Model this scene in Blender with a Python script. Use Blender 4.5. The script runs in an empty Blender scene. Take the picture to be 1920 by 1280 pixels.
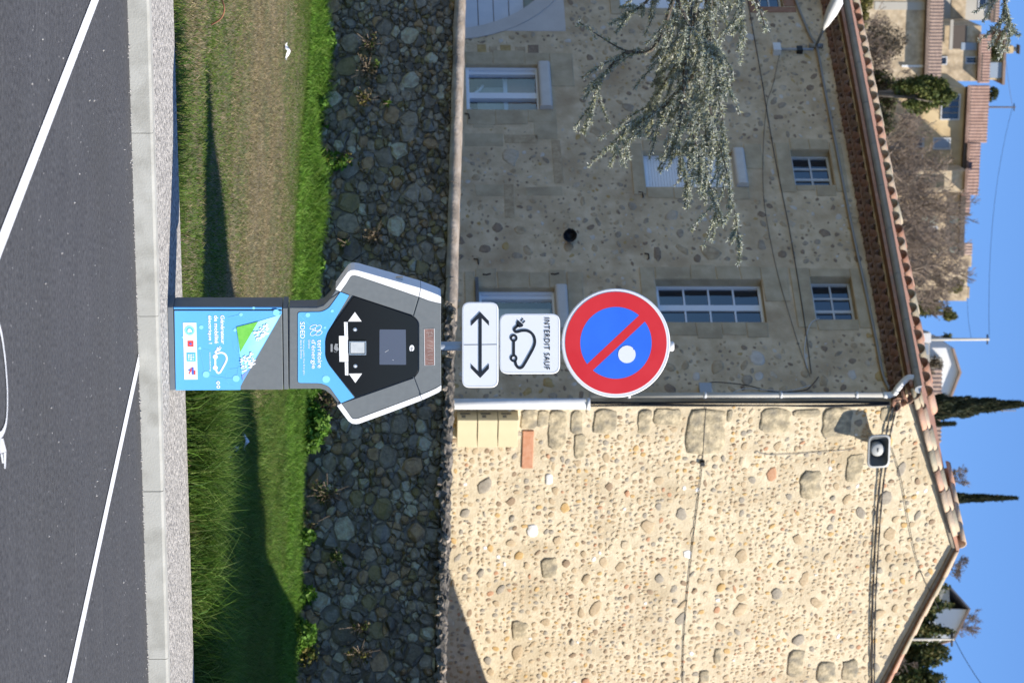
import bpy, bmesh, math, random
import numpy as np
from mathutils import Vector, Matrix

random.seed(7); np.random.seed(7)
R_ = math.radians
SC = bpy.context.scene
COL = SC.collection

# ------------------------------------------------------------------ camera (held on its side: the photo is turned 90 degrees)
FPX, PITCH, CAM_H = 5000.0, math.atan(240 / 5000.0), 1.4
cam_d = bpy.data.cameras.new('camera'); cam = bpy.data.objects.new('camera', cam_d); COL.objects.link(cam)
cF = Vector((0, math.cos(PITCH), math.sin(PITCH))); cU = Vector((0, -math.sin(PITCH), math.cos(PITCH))); cR = Vector((1, 0, 0))
M = Matrix.Identity(4)
for i in range(3):
    M[i][0] = cU[i]; M[i][1] = -cR[i]; M[i][2] = -cF[i]
M[2][3] = CAM_H
cam.matrix_world = M
cam_d.sensor_width = 36.0; cam_d.sensor_fit = 'HORIZONTAL'; cam_d.lens = FPX / 1920 * 36
cam_d.clip_start = 0.5; cam_d.clip_end = 3000
cam_d.dof.use_dof = True; cam_d.dof.focus_distance = 16.3; cam_d.dof.aperture_fstop = 6.5
SC.camera = cam

# ------------------------------------------------------------------ sky, sun, exposure
SUN_EL, SUN_AZ = 40.0, 113.0          # azimuth clockwise from the view direction
w = bpy.data.worlds.new('World'); SC.world = w; w.use_nodes = True
nt = w.node_tree; nt.nodes.clear()
sky = nt.nodes.new('ShaderNodeTexSky'); sky.sky_type = 'NISHITA'; sky.sun_disc = False
sky.sun_elevation = R_(SUN_EL); sky.sun_rotation = R_(SUN_AZ); sky.altitude = 2500
sky.air_density = 1.0; sky.dust_density = 0.0; sky.ozone_density = 9.0
bg = nt.nodes.new('ShaderNodeBackground'); bg.inputs['Strength'].default_value = 0.128
out = nt.nodes.new('ShaderNodeOutputWorld')
nt.links.new(sky.outputs[0], bg.inputs[0]); nt.links.new(bg.outputs[0], out.inputs[0])
sun_d = bpy.data.lights.new('sun', 'SUN'); sun_d.energy = 5.0; sun_d.angle = R_(0.5); sun_d.color = (1.0, 0.94, 0.85)
sun = bpy.data.objects.new('sun', sun_d); COL.objects.link(sun)
sd = Vector((math.sin(R_(SUN_AZ)) * math.cos(R_(SUN_EL)), math.cos(R_(SUN_AZ)) * math.cos(R_(SUN_EL)), math.sin(R_(SUN_EL))))
sun.rotation_euler = sd.to_track_quat('Z', 'Y').to_euler(); sun.location = (30, -10, 40)
SC.view_settings.view_transform = 'Standard'; SC.view_settings.look = 'None'
SC.view_settings.exposure = 0.66; SC.view_settings.gamma = 1.0; SC.view_settings.use_curve_mapping = False
SC.render.engine = 'CYCLES'

# ------------------------------------------------------------------ helpers: measuring
def ray(px, py):
    return cF + cR * ((py - 640) / FPX) + cU * ((px - 960) / FPX)
CAMP = Vector((0, 0, CAM_H))
def at(px, py, Y):
    d = ray(px, py); return CAMP + d * (Y / d.y)
def ground(px, py, z=0.0):
    d = ray(px, py); return CAMP + d * ((z - CAM_H) / d.z)
class Frame:                                    # a vertical plane standing in the world: x along it, -y its front, z up
    def __init__(s, origin, deg):
        s.o = Vector(origin); s.a = R_(deg)
        s.x = Vector((math.cos(s.a), math.sin(s.a), 0)); s.y = Vector((-math.sin(s.a), math.cos(s.a), 0))
    def m(s, px, py, off=0.0):                  # where the plane y = off shows this point: (x, z)
        d = ray(px, py); p0 = s.o + s.y * off
        t = (p0 - CAMP).dot(s.y) / d.dot(s.y)
        q = CAMP + d * t - s.o
        return (q.dot(s.x), q.z + s.o.z)
    def world(s, x, y, z):
        return s.o + s.x * x + s.y * y + Vector((0, 0, z))

# ------------------------------------------------------------------ helpers: materials
def mat(name, col, col2=None, scale=8.0, rough=0.8, bump=0.0, bscale=None, detail=6.0, metal=0.0, spec=0.4, coords='Object', lo=0.35, hi=0.65, third=None, tscale=1.0):
    m = bpy.data.materials.new(name); m.use_nodes = True
    nt = m.node_tree; b = nt.nodes['Principled BSDF']
    b.inputs['Roughness'].default_value = rough; b.inputs['Metallic'].default_value = metal
    b.inputs['Specular IOR Level'].default_value = spec
    c4 = tuple(col) + (1,)
    b.inputs['Base Color'].default_value = c4
    if col2 is None and bump == 0: return m
    tc = nt.nodes.new('ShaderNodeTexCoord')
    if col2 is not None:
        n = nt.nodes.new('ShaderNodeTexNoise'); n.inputs['Scale'].default_value = scale; n.inputs['Detail'].default_value = detail
        r = nt.nodes.new('ShaderNodeValToRGB'); r.color_ramp.elements[0].position = lo; r.color_ramp.elements[1].position = hi
        r.color_ramp.elements[0].color = c4; r.color_ramp.elements[1].color = tuple(col2) + (1,)
        nt.links.new(tc.outputs[coords], n.inputs['Vector']); nt.links.new(n.outputs['Fac'], r.inputs[0])
        last = r.outputs[0]
        if third is not None:
            n3 = nt.nodes.new('ShaderNodeTexNoise'); n3.inputs['Scale'].default_value = tscale; n3.inputs['Detail'].default_value = 5
            r3 = nt.nodes.new('ShaderNodeValToRGB'); r3.color_ramp.elements[0].position = .45; r3.color_ramp.elements[1].position = .7
            mx = nt.nodes.new('ShaderNodeMix'); mx.data_type = 'RGBA'
            nt.links.new(tc.outputs[coords], n3.inputs['Vector']); nt.links.new(n3.outputs['Fac'], r3.inputs[0])
            nt.links.new(r3.outputs[0], mx.inputs[0]); nt.links.new(last, mx.inputs[6]); mx.inputs[7].default_value = tuple(third) + (1,)
            last = mx.outputs[2]
        nt.links.new(last, b.inputs['Base Color'])
    if bump:
        nb = nt.nodes.new('ShaderNodeTexNoise'); nb.inputs['Scale'].default_value = bscale or scale * 3; nb.inputs['Detail'].default_value = 8
        bp = nt.nodes.new('ShaderNodeBump'); bp.inputs['Strength'].default_value = bump; bp.inputs['Distance'].default_value = 0.02
        nt.links.new(tc.outputs[coords], nb.inputs['Vector']); nt.links.new(nb.outputs['Fac'], bp.inputs['Height'])
        nt.links.new(bp.outputs[0], b.inputs['Normal'])
    return m
def mat_attr(name, rough=0.7, trans=0.0, spec=0.25):      # colour carried by each leaf / blade
    m = bpy.data.materials.new(name); m.use_nodes = True
    nt = m.node_tree; b = nt.nodes['Principled BSDF']; a = nt.nodes.new('ShaderNodeAttribute'); a.attribute_name = 'tint'
    nt.links.new(a.outputs['Color'], b.inputs['Base Color']); b.inputs['Roughness'].default_value = rough
    b.inputs['Specular IOR Level'].default_value = spec
    if trans:
        t = nt.nodes.new('ShaderNodeBsdfTranslucent'); nt.links.new(a.outputs['Color'], t.inputs['Color'])
        mx = nt.nodes.new('ShaderNodeMixShader'); mx.inputs[0].default_value = trans
        o = nt.nodes['Material Output']
        nt.links.new(b.outputs[0], mx.inputs[1]); nt.links.new(t.outputs[0], mx.inputs[2]); nt.links.new(mx.outputs[0], o.inputs[0])
    return m
def mat_glass(name, tint=(.8, .85, .9), refl=0.09):
    m = bpy.data.materials.new(name); m.use_nodes = True
    nt = m.node_tree; nt.nodes.remove(nt.nodes['Principled BSDF'])
    t = nt.nodes.new('ShaderNodeBsdfTransparent'); t.inputs[0].default_value = tuple(tint) + (1,)
    g = nt.nodes.new('ShaderNodeBsdfGlossy'); g.inputs['Roughness'].default_value = 0.03
    mx = nt.nodes.new('ShaderNodeMixShader'); mx.inputs[0].default_value = refl
    nt.links.new(t.outputs[0], mx.inputs[1]); nt.links.new(g.outputs[0], mx.inputs[2])
    nt.links.new(mx.outputs[0], nt.nodes['Material Output'].inputs[0])
    return m

# ------------------------------------------------------------------ helpers: objects
def tag(o, label=None, cat=None, group=None, kind=None):
    if label: o['label'] = label
    if cat: o['category'] = cat
    if group: o['group'] = group
    if kind: o['kind'] = kind
    return o
def empty(name, loc=(0, 0, 0), rz=0.0, parent=None):
    o = bpy.data.objects.new(name, None); COL.objects.link(o); o.empty_display_size = .2
    o.location = loc; o.rotation_euler = (0, 0, rz); o.parent = parent
    return o
def link_mesh(name, me, parent=None, loc=(0, 0, 0), rz=0.0):
    o = bpy.data.objects.new(name, me); COL.objects.link(o); o.parent = parent; o.location = loc; o.rotation_euler = (0, 0, rz)
    return o
class MB:                                       # gathers shapes, then links them as one mesh object
    def __init__(s): s.v = []; s.f = []; s.mi = []; s.sm = []; s.cur = 0
    def add(s, vs, fs, smooth=False):
        b = len(s.v); s.v += [tuple(p) for p in vs]
        for f in fs: s.f.append(tuple(i + b for i in f)); s.mi.append(s.cur); s.sm.append(smooth)
        return s
    def box(s, x0, x1, y0, y1, z0, z1):
        vs = [(x, y, z) for z in (z0, z1) for y in (y0, y1) for x in (x0, x1)]
        return s.add(vs, [(0, 2, 3, 1), (4, 5, 7, 6), (0, 1, 5, 4), (2, 6, 7, 3), (0, 4, 6, 2), (1, 3, 7, 5)])
    def prism(s, poly, y0, y1, bev=0.0):        # polygon in x,z (anticlockwise from the front), front at y0
        n = len(poly)
        a = sum(poly[i][0] * poly[(i + 1) % n][1] - poly[(i + 1) % n][0] * poly[i][1] for i in range(n))
        if a < 0: poly = poly[::-1]
        if bev:
            ins = inset(poly, bev)
            vs = [(x, y0, z) for x, z in ins] + [(x, y0 + bev, z) for x, z in poly] + [(x, y1, z) for x, z in poly]
            fs = [tuple(range(n)), tuple(range(3 * n - 1, 2 * n - 1, -1))]
            for k in (0, n):
                fs += [(k + i, k + n + i, k + n + (i + 1) % n, k + (i + 1) % n) for i in range(n)]
        else:
            vs = [(x, y0, z) for x, z in poly] + [(x, y1, z) for x, z in poly]
            fs = [tuple(range(n)), tuple(range(2 * n - 1, n - 1, -1))] + [(i, n + i, n + (i + 1) % n, (i + 1) % n) for i in range(n)]
        return s.add(vs, fs)
    def tube(s, pts, r, n=6, caps=True):
        pts = [Vector(p) for p in pts]; rs = r if isinstance(r, (list, tuple)) else [r] * len(pts)
        vs = []; prev = None
        for i, p in enumerate(pts):
            d = (pts[min(i + 1, len(pts) - 1)] - pts[max(i - 1, 0)])
            d = d.normalized() if d.length > 1e-9 else Vector((0, 0, 1))
            if prev is None:
                a = d.orthogonal().normalized()
            else:
                a = (prev - d * prev.dot(d)); a = a.normalized() if a.length > 1e-6 else d.orthogonal().normalized()
            prev = a; b = d.cross(a)
            for k in range(n):
                t = 2 * math.pi * k / n; vs.append(p + (a * math.cos(t) + b * math.sin(t)) * rs[i])
        fs = []
        for i in range(len(pts) - 1):
            for k in range(n):
                fs.append((i * n + k, i * n + (k + 1) % n, (i + 1) * n + (k + 1) % n, (i + 1) * n + k))
        s.add(vs, fs, smooth=n > 4)
        if caps: b = len(s.v) - len(vs); s.f += [tuple(b + k for k in range(n))[::-1], tuple(b + (len(pts) - 1) * n + k for k in range(n))]; s.mi += [s.cur] * 2; s.sm += [False] * 2
        return s
    def build(s, name, m, parent=None, loc=(0, 0, 0), rz=0.0):
        me = bpy.data.meshes.new(name); me.from_pydata(s.v, [], s.f)
        for x in (m if isinstance(m, (list, tuple)) else [m]): me.materials.append(x)
        me.polygons.foreach_set('material_index', s.mi); me.polygons.foreach_set('use_smooth', s.sm); me.update()
        return link_mesh(name, me, parent, loc, rz)
def inset(poly, d):
    n = len(poly); o = []
    for i in range(n):
        p0, p1, p2 = Vector(poly[i - 1]), Vector(poly[i]), Vector(poly[(i + 1) % n])
        e1 = (p1 - p0); e2 = (p2 - p1)
        if e1.length < 1e-9 or e2.length < 1e-9: o.append(tuple(p1)); continue
        n1 = Vector((-e1.y, e1.x)).normalized(); n2 = Vector((-e2.y, e2.x)).normalized()
        k = n1 + n2; L = k.dot(n1)
        o.append(tuple(p1 + k * (d / max(L, .35))))
    return o
def rounded(poly, r, n=5):
    """round each corner of a polygon; r one radius or one per corner"""
    o = []; N = len(poly); rs = r if isinstance(r, (list, tuple)) else [r] * N
    for i in range(N):
        p0, p1, p2 = Vector(poly[i - 1]), Vector(poly[i]), Vector(poly[(i + 1) % N])
        if rs[i] <= 0: o.append(tuple(p1)); continue
        a = (p0 - p1); b = (p2 - p1); L = min(rs[i], a.length * .49, b.length * .49)
        q0 = p1 + a.normalized() * L; q2 = p1 + b.normalized() * L
        for k in range(n + 1):
            t = k / n; o.append(tuple(q0 * (1 - t) ** 2 + p1 * 2 * t * (1 - t) + q2 * t * t))
    return o
def rect(x0, x1, z0, z1): return [(x0, z0), (x1, z0), (x1, z1), (x0, z1)]
def circ(x, z, r, n=40, a0=0.0, a1=None):
    if a1 is None: return [(x + r * math.cos(2 * math.pi * k / n), z + r * math.sin(2 * math.pi * k / n)) for k in range(n)]
    return [(x + r * math.cos(a0 + (a1 - a0) * k / n), z + r * math.sin(a0 + (a1 - a0) * k / n)) for k in range(n + 1)]
def ribbon(mb, pts, w, y0, y1, closed=False):   # a flat stroke of width w in the x,z plane
    n = len(pts); P = [Vector(p) for p in pts]; Lr = []
    for i in range(n):
        if closed: d = P[(i + 1) % n] - P[i - 1]
        else: d = P[min(i + 1, n - 1)] - P[max(i - 1, 0)]
        d.normalize(); q = Vector((-d.y, d.x)) * (w / 2); Lr.append((P[i] + q, P[i] - q))
    for i in range(n if closed else n - 1):
        a, b = Lr[i]; c, d = Lr[(i + 1) % n]
        mb.prism([tuple(b), tuple(d), tuple(c), tuple(a)], y0, y1)
def smooth_line(pts, n=6):
    P = [Vector(p) for p in pts]; o = []
    for i in range(len(P) - 1):
        p0, p1, p2, p3 = P[max(i - 1, 0)], P[i], P[i + 1], P[min(i + 2, len(P) - 1)]
        for k in range(n):
            t = k / n
            o.append(tuple(0.5 * ((2 * p1) + (p2 - p0) * t + (2 * p0 - 5 * p1 + 4 * p2 - p3) * t * t + (3 * p1 - p0 - 3 * p2 + p3) * t ** 3)))
    o.append(tuple(P[-1])); return o
def text(s, x0, x1, z0, z1, y, m, parent, name='lettering', bold=0.0, depth=0.0008, spacing=1.0):
    """flat lettering filling the box x0..x1, z0..z1 on the plane y (front is -y)"""
    cu = bpy.data.curves.new('t', 'FONT'); cu.body = s; cu.offset = bold; cu.extrude = 0.0; cu.resolution_u = 4; cu.space_character = spacing
    o = bpy.data.objects.new('t', cu); COL.objects.link(o); bpy.context.view_layer.update()
    me = bpy.data.meshes.new_from_object(o.evaluated_get(bpy.context.evaluated_depsgraph_get()))
    bpy.data.objects.remove(o); bpy.data.curves.remove(cu)
    co = np.empty(len(me.vertices) * 3, np.float32); me.vertices.foreach_get('co', co); co = co.reshape(-1, 3)
    lo, hi = co.min(0), co.max(0)
    q = np.empty_like(co)
    q[:, 0] = x0 + (co[:, 0] - lo[0]) / (hi[0] - lo[0]) * (x1 - x0)
    q[:, 2] = z0 + (co[:, 1] - lo[1]) / (hi[1] - lo[1]) * (z1 - z0)
    q[:, 1] = y
    me.vertices.foreach_set('co', q.ravel()); me.materials.clear(); me.materials.append(m); me.update(); me.name = name
    return link_mesh(name, me, parent)
def quads(name, V, m, parent=None, tint=None, tri=False, smooth=False):
    """one mesh out of many separate small faces; V (n, 3 or 4, 3), tint (n, 3)"""
    n, k = V.shape[:2]
    me = bpy.data.meshes.new(name); me.vertices.add(n * k); me.vertices.foreach_set('co', V.astype(np.float32).ravel())
    me.loops.add(n * k); me.loops.foreach_set('vertex_index', np.arange(n * k, dtype=np.int32))
    me.polygons.add(n); me.polygons.foreach_set('loop_start', np.arange(0, n * k, k, dtype=np.int32))
    if tint is not None:
        a = me.color_attributes.new('tint', 'FLOAT_COLOR', 'POINT')
        c = np.ones((n, k, 4), np.float32); c[:, :, :3] = tint[:, None, :]
        a.data.foreach_set('color', c.ravel())
    me.update(calc_edges=True); me.materials.append(m)
    return link_mesh(name, me, parent)
def unit(v): return v / np.maximum(np.linalg.norm(v, axis=-1, keepdims=True), 1e-9)

# ------------------------------------------------------------------ stones
def clip(poly, a, b, c):                        # keep a*x + b*z <= c
    o = []
    for i in range(len(poly)):
        p, q = poly[i], poly[(i + 1) % len(poly)]
        dp, dq = a * p[0] + b * p[1] - c, a * q[0] + b * q[1] - c
        if dp <= 0: o.append(p)
        if (dp < 0) != (dq < 0) and dp != dq:
            t = dp / (dp - dq); o.append((p[0] + (q[0] - p[0]) * t, p[1] + (q[1] - p[1]) * t))
    return o
def cells(pts, rad, x0, x1, zlo, zhi, sx=1.0):
    """power-diagram cells of pts (x, z) with sizes rad, x squeezed by sx so stones lie flat"""
    P = np.array(pts, float); P[:, 0] /= sx; W = np.array(rad) ** 2; o = []
    for i in range(len(P)):
        d2 = ((P - P[i]) ** 2).sum(1); idx = np.argsort(d2)[1:22]
        r = 3.0 * rad[i] + .1
        poly = [(P[i, 0] - r, P[i, 1] - r), (P[i, 0] + r, P[i, 1] - r), (P[i, 0] + r, P[i, 1] + r), (P[i, 0] - r, P[i, 1] + r)]
        for j in idx:
            a, b = 2 * (P[j] - P[i]); c = (P[j] ** 2).sum() - (P[i] ** 2).sum() + W[i] - W[j]
            poly = clip(poly, a, b, c)
            if len(poly) < 3: break
        if len(poly) < 3: o.append(None); continue
        o.append([(x * sx, z) for x, z in poly])
    return o
def resample(poly, n=9):
    P = [Vector(p) for p in poly]; L = [(P[(i + 1) % len(P)] - P[i]).length for i in range(len(P))]; T = sum(L); o = []
    for k in range(n):
        t = T * k / n; i = 0
        while t > L[i] and i < len(P) - 1: t -= L[i]; i += 1
        o.append(P[i].lerp(P[(i + 1) % len(P)], t / max(L[i], 1e-9)))
    return o
def stone_shape(poly, h, gap=0.012, n=9, rough=0.12, back=-0.03, soft=0.55, lip=.55, cap=.68, chip=.11):
    """a rounded stone: outline shrunk by the joint, two rings and a cap; front is -y"""
    P = resample(poly, n); c = sum(P, Vector((0, 0))) / n
    rad = sum((p - c).length for p in P) / n
    k = max(.3, 1 - gap / max(rad, 1e-3))
    ring = []
    for i in range(n):
        p = c + (P[i] - c) * k
        s = (P[i - 1] + P[(i + 1) % n]) * .5
        p = p.lerp(c + (s - c) * k, soft) + Vector((random.gauss(0, 1), random.gauss(0, 1))) * rad * rough * .25
        ring.append(p)
    tx, tz = random.gauss(0, .25), random.gauss(0, .25)
    vs = [(p.x, -back, p.y) for p in ring]
    def lift(p, z): d = (p - c) / max(rad, 1e-3); return (p.x, -z * (1 + d.x * tx + d.y * tz), p.y)
    vs += [lift(p, h * lip * random.uniform(.75, 1.2)) for p in ring]
    vs += [lift(c + (p - c) * random.uniform(cap - .08, cap + .06), h * random.uniform(1 - chip, 1 + chip)) for p in ring]
    fs = []
    for r in (0, n): fs += [(r + i, r + (i + 1) % n, r + n + (i + 1) % n, r + n + i) for i in range(n)]
    fs.append(tuple(2 * n + i for i in range(n)))
    return vs, fs, rad
def lay_stones(name, items, mats, parent, limit=300, flat=False, loc=(0, 0, 0), rz=0.0, mass_name=None, vis=None):
    """items: (verts, faces, size, material index, visible?); the largest in view become objects, the rest one part"""
    order = sorted(range(len(items)), key=lambda i: -(items[i][2] if items[i][4] else items[i][2] * .001))
    for i in order[:limit]:
        v, f, _, mi, _ = items[i]
        MB().add(v, f, not flat).build(name, mats[mi], parent, loc, rz)
    rest = MB()
    for i in order[limit:]:
        v, f, _, mi, _ = items[i]; rest.cur = mi; rest.add(v, f, not flat)
    if rest.v: tag(rest.build(mass_name or name, mats, parent, loc, rz), kind='stuff')

# ================================================================== MATERIALS
def asphalt_mat():
    m = mat('asphalt', (.040, .040, .043), (.058, .058, .061), 2.5, .88, .35, 160, third=(.040, .039, .038), tscale=.7)
    nt = m.node_tree; b = nt.nodes['Principled BSDF']; src = b.inputs['Base Color'].links[0].from_socket
    tc = nt.nodes.new('ShaderNodeTexCoord')
    mp = nt.nodes.new('ShaderNodeMapping'); mp.inputs['Rotation'].default_value = (0, 0, R_(-18.7)); mp.inputs['Scale'].default_value = (.35, 16, 1)
    n = nt.nodes.new('ShaderNodeTexNoise'); n.inputs['Scale'].default_value = 2.2; n.inputs['Detail'].default_value = 11; n.inputs['Roughness'].default_value = .75
    r = nt.nodes.new('ShaderNodeValToRGB'); r.color_ramp.elements[0].position = .56; r.color_ramp.elements[1].position = .72
    r.color_ramp.elements[1].color = (.55, .55, .55, 1)
    mx = nt.nodes.new('ShaderNodeMix'); mx.data_type = 'RGBA'; mx.inputs[7].default_value = (.23, .225, .21, 1)
    v = nt.nodes.new('ShaderNodeTexNoise'); v.inputs['Scale'].default_value = 42; v.inputs['Detail'].default_value = 3
    r2 = nt.nodes.new('ShaderNodeValToRGB'); r2.color_ramp.elements[0].position = .30; r2.color_ramp.elements[1].position = .72
    r2.color_ramp.elements[0].color = (.012, .012, .013, 1); r2.color_ramp.elements[1].color = (.15, .15, .155, 1)
    mx2 = nt.nodes.new('ShaderNodeMix'); mx2.data_type = 'RGBA'; mx2.inputs[0].default_value = .5
    sp = nt.nodes.new('ShaderNodeTexVoronoi'); sp.inputs['Scale'].default_value = 11
    r3 = nt.nodes.new('ShaderNodeValToRGB'); r3.color_ramp.elements[0].position = .045; r3.color_ramp.elements[1].position = .06
    r3.color_ramp.elements[0].color = (1, 1, 1, 1); r3.color_ramp.elements[1].color = (0, 0, 0, 1)
    mx3 = nt.nodes.new('ShaderNodeMix'); mx3.data_type = 'RGBA'; mx3.inputs[7].default_value = (.45, .44, .42, 1)
    L = nt.links.new
    L(tc.outputs['Object'], mp.inputs[0]); L(mp.outputs[0], n.inputs['Vector']); L(n.outputs['Fac'], r.inputs[0])
    L(src, mx2.inputs[6]); L(tc.outputs['Object'], v.inputs['Vector']); L(v.outputs['Fac'], r2.inputs[0]); L(r2.outputs[0], mx2.inputs[7])
    L(mx2.outputs[2], mx.inputs[6]); L(r.outputs[0], mx.inputs[0])
    L(tc.outputs['Object'], sp.inputs['Vector']); L(sp.outputs['Distance'], r3.inputs[0]); L(r3.outputs[0], mx3.inputs[0]); L(mx.outputs[2], mx3.inputs[6])
    L(mx3.outputs[2], b.inputs['Base Color'])
    return m
ASPHALT = asphalt_mat()
PAINT = mat('road_paint', (.80, .81, .82), (.70, .71, .72), 25, .7, .25, 120)
KERB_M = mat('kerb_concrete', (.39, .38, .335), (.44, .43, .385), 3, .85, .12, 90, third=(.32, .31, .27), tscale=7)
GRAVEL_M = mat('washed_gravel', (.17, .16, .145), (.60, .56, .50), 36, .85, .9, 60, detail=4, lo=.38, hi=.60)
LAWN_M = mat('lawn_soil', (.10, .085, .045), (.20, .165, .095), 2.2, .95, .6, 40, third=(.075, .10, .03), tscale=1.1)
HILL_M = mat('hill_earth', (.20, .155, .10), (.11, .105, .055), .9, .95, .9, 5, third=(.26, .20, .135), tscale=.35)
WALLMORTAR = mat('dark_mortar', (.15, .13, .10), (.24, .21, .165), 6, .95, .5, 30)
RSTONE = [mat('river_stone_%s' % n, a, b, 30, .6, .7, 50, third=c, tscale=12, spec=.45) for n, a, b, c in (
    ('slate', (0.189, 0.154, 0.110), (0.294, 0.239, 0.172), (0.133, 0.107, 0.075)), ('grey', (0.275, 0.223, 0.157), (0.398, 0.320, 0.225), (0.189, 0.151, 0.104)),
    ('dark', (0.133, 0.107, 0.075), (0.200, 0.162, 0.115), (0.100, 0.081, 0.058)), ('brown', (0.323, 0.210, 0.110), (0.436, 0.292, 0.157), (0.228, 0.145, 0.075)),
    ('pale', (0.417, 0.339, 0.237), (0.500, 0.494, 0.351), (0.284, 0.227, 0.157)), ('blue', (0.200, 0.178, 0.144), (0.284, 0.251, 0.200), (0.152, 0.129, 0.100)),
    ('mossy', (0.219, 0.171, 0.078), (0.284, 0.223, 0.106), (0.163, 0.133, 0.056)))]
COPING_M = mat('pale_coping', (.30, .235, .17), (.42, .355, .285), 6, .9, .7, 25, third=(.20, .17, .14), tscale=3.5)
COPING_D = mat('rough_coping', (.10, .088, .07), (.24, .21, .175), 9, .95, .9, 18, third=(.05, .045, .038), tscale=7)
GABLE_MORTAR = mat('sand_mortar', (.51, .42, .28), (.62, .53, .375), 9, .95, .7, 30, third=(.42, .34, .22), tscale=1.5)
PEBBLE = [mat('pebble_%s' % n, a, b, 26, .8, .4, 60) for n, a, b in (
    ('cream', (.47, .375, .245), (.57, .47, .32)), ('buff', (.355, .265, .155), (.45, .345, .215)), ('grey', (.25, .215, .165), (.34, .295, .225)),
    ('ochre', (.44, .27, .10), (.50, .34, .15)), ('brown', (.24, .165, .10), (.30, .215, .135)), ('white', (.66, .64, .60), (.74, .71, .65)),
    ('rust', (.40, .205, .11), (.44, .25, .14)), ('tan', (.41, .305, .18), (.49, .38, .24)))]
QUOIN = mat('weathered_quoin', (.27, .225, .145), (.52, .43, .28), 9, .95, .9, 26, third=(.19, .17, .13), tscale=5)
FACADE_MORTAR = mat('lime_render', (.55, .415, .255), (.70, .55, .365), 5, .95, .9, 20, third=(.42, .30, .18), tscale=1.4)
FSTONE = [mat('wall_stone_%s' % n, a, b, 16, .85, .5, 40, third=c, tscale=7) for n, a, b, c in (
    ('render', (.50, .40, .28), (.60, .49, .355), (.44, .35, .25)), ('buff', (.43, .315, .185), (.54, .41, .26), (.35, .25, .145)), ('grey', (.34, .27, .19), (.43, .35, .255), (.26, .205, .14)),
    ('brown', (.25, .175, .115), (.33, .245, .165), (.20, .14, .09)), ('ochre', (.46, .30, .11), (.52, .37, .17), (.38, .25, .10)), ('pale', (.60, .53, .44), (.66, .59, .50), (.52, .45, .37)))]
SURROUND = mat('sandstone_surround', (.46, .36, .225), (.55, .44, .29), 5, .9, .5, 26, third=(.37, .285, .18), tscale=2.4)
ARCHPLASTER = mat('pale_arch_plaster', (.55, .50, .45), (.60, .55, .50), 3, .9, .2, 30)
WHITE_PVC = mat('white_window_frame', (.72, .74, .78), rough=.35)
OLD_PAINT = mat('faded_frame_paint', (.50, .51, .52), (.58, .58, .57), 9, .6)
SHUTTER_M = mat('roller_shutter_white', (.84, .84, .84), (.79, .79, .80), 3, .5)
BOX_M = mat('cream_shutter_box', (.62, .585, .53), (.56, .52, .47), 5, .6)
DARKGLASS = mat('dark_pane', (.012, .016, .024), rough=.04, spec=.8)
CLEARGLASS = mat_glass('clear_pane')
GABLETILE = [mat('roof_tile_%s' % n, a, b, 9, .85, .4, 40, third=c, tscale=5) for n, a, b, c in (
    ('salmon', (.50, .265, .165), (.57, .34, .23), (.40, .26, .19)), ('buff', (.50, .36, .24), (.58, .44, .30), (.38, .30, .22)),
    ('red', (.40, .185, .11), (.47, .25, .16), (.32, .20, .14)), ('lichen', (.40, .33, .22), (.46, .38, .26), (.30, .27, .20)))]
GENOISE = [mat('genoise_tile_%s' % n, a, b, 10, .85, .3, 40) for n, a, b in (
    ('red', (.23, .115, .075), (.29, .155, .10)), ('brown', (.19, .11, .075), (.24, .15, .10)), ('dusty', (.26, .155, .11), (.31, .20, .145)))]
ZINC = mat('zinc_gutter', (.26, .27, .27), (.33, .335, .33), 5, .5, metal=.35)
PIPE_W = mat('white_pipe', (.74, .73, .70), (.66, .65, .62), 6, .5)
PIPE_B = mat('beige_pipe', (.50, .475, .41), (.44, .42, .37), 6, .55)
CABLE_M = mat('black_cable', (.018, .018, .019), rough=.6)
CABLE_G = mat('grey_conduit', (.28, .27, .25), rough=.7)
CABLE_W = mat('white_cable', (.62, .61, .58), rough=.6)
GREYPLASTIC = mat('grey_junction_plastic', (.36, .38, .40), rough=.5)
IRON = mat('black_iron', (.022, .021, .021), rough=.5, metal=.4)
RUST = mat('rusty_iron', (.07, .045, .03), (.04, .03, .025), 30, .8)
LEAF = mat_attr('foliage', .65, .25)
NEEDLE = mat_attr('needles', .55, .15)
GRASS_M = mat_attr('grass_blade', .6, .35)
BARK = mat('grey_bark', (.14, .115, .09), (.20, .17, .135), 20, .9, .5, 40)
TWIG = mat('bare_twigs', (.20, .15, .11), (.26, .20, .15), 3, .9)

# ================================================================== SETTING: ground, road, pavement
KF = Frame((0, 15.28, 0), 18.7)                 # the kerb line
WALL_A = -23.3
WF = Frame((0, 36.0, 0), WALL_A)                # the river wall
def pave_back(x): return 17.2 + .41 * x
def smooth(t): t = min(1, max(0, t)); return t * t * (3 - 2 * t)
def wall_base(k): return .284 - .028 * k
def height(x, y):
    if y < pave_back(x) + .02 and y < 30: return -.05
    k = (Vector((x, y, 0)) - WF.o).dot(WF.x); f = (Vector((x, y, 0)) - WF.o).dot(WF.y)
    if f < .15:
        y0 = pave_back(x); yw = y - f / math.cos(R_(WALL_A)); t = (y - y0) / max(yw - y0, 1)
        k = max(-14, min(12, k))
        return .085 * (1 - smooth(t)) + wall_base(k) * smooth(t) + .02 * math.sin(x * 2.1 + y) * math.sin(y * 1.3) * min(1, t * 8)
    base = 1.1
    hill = smooth((y - 62) / 105.0) * (27.5 + 2.5 * math.sin(x * .06 + 1) - (5.0 if x > 12 else 0) * smooth((x - 12) / 12))
    if y > 185: hill *= 1 - .5 * smooth((y - 185) / 300)
    return base + hill
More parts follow.
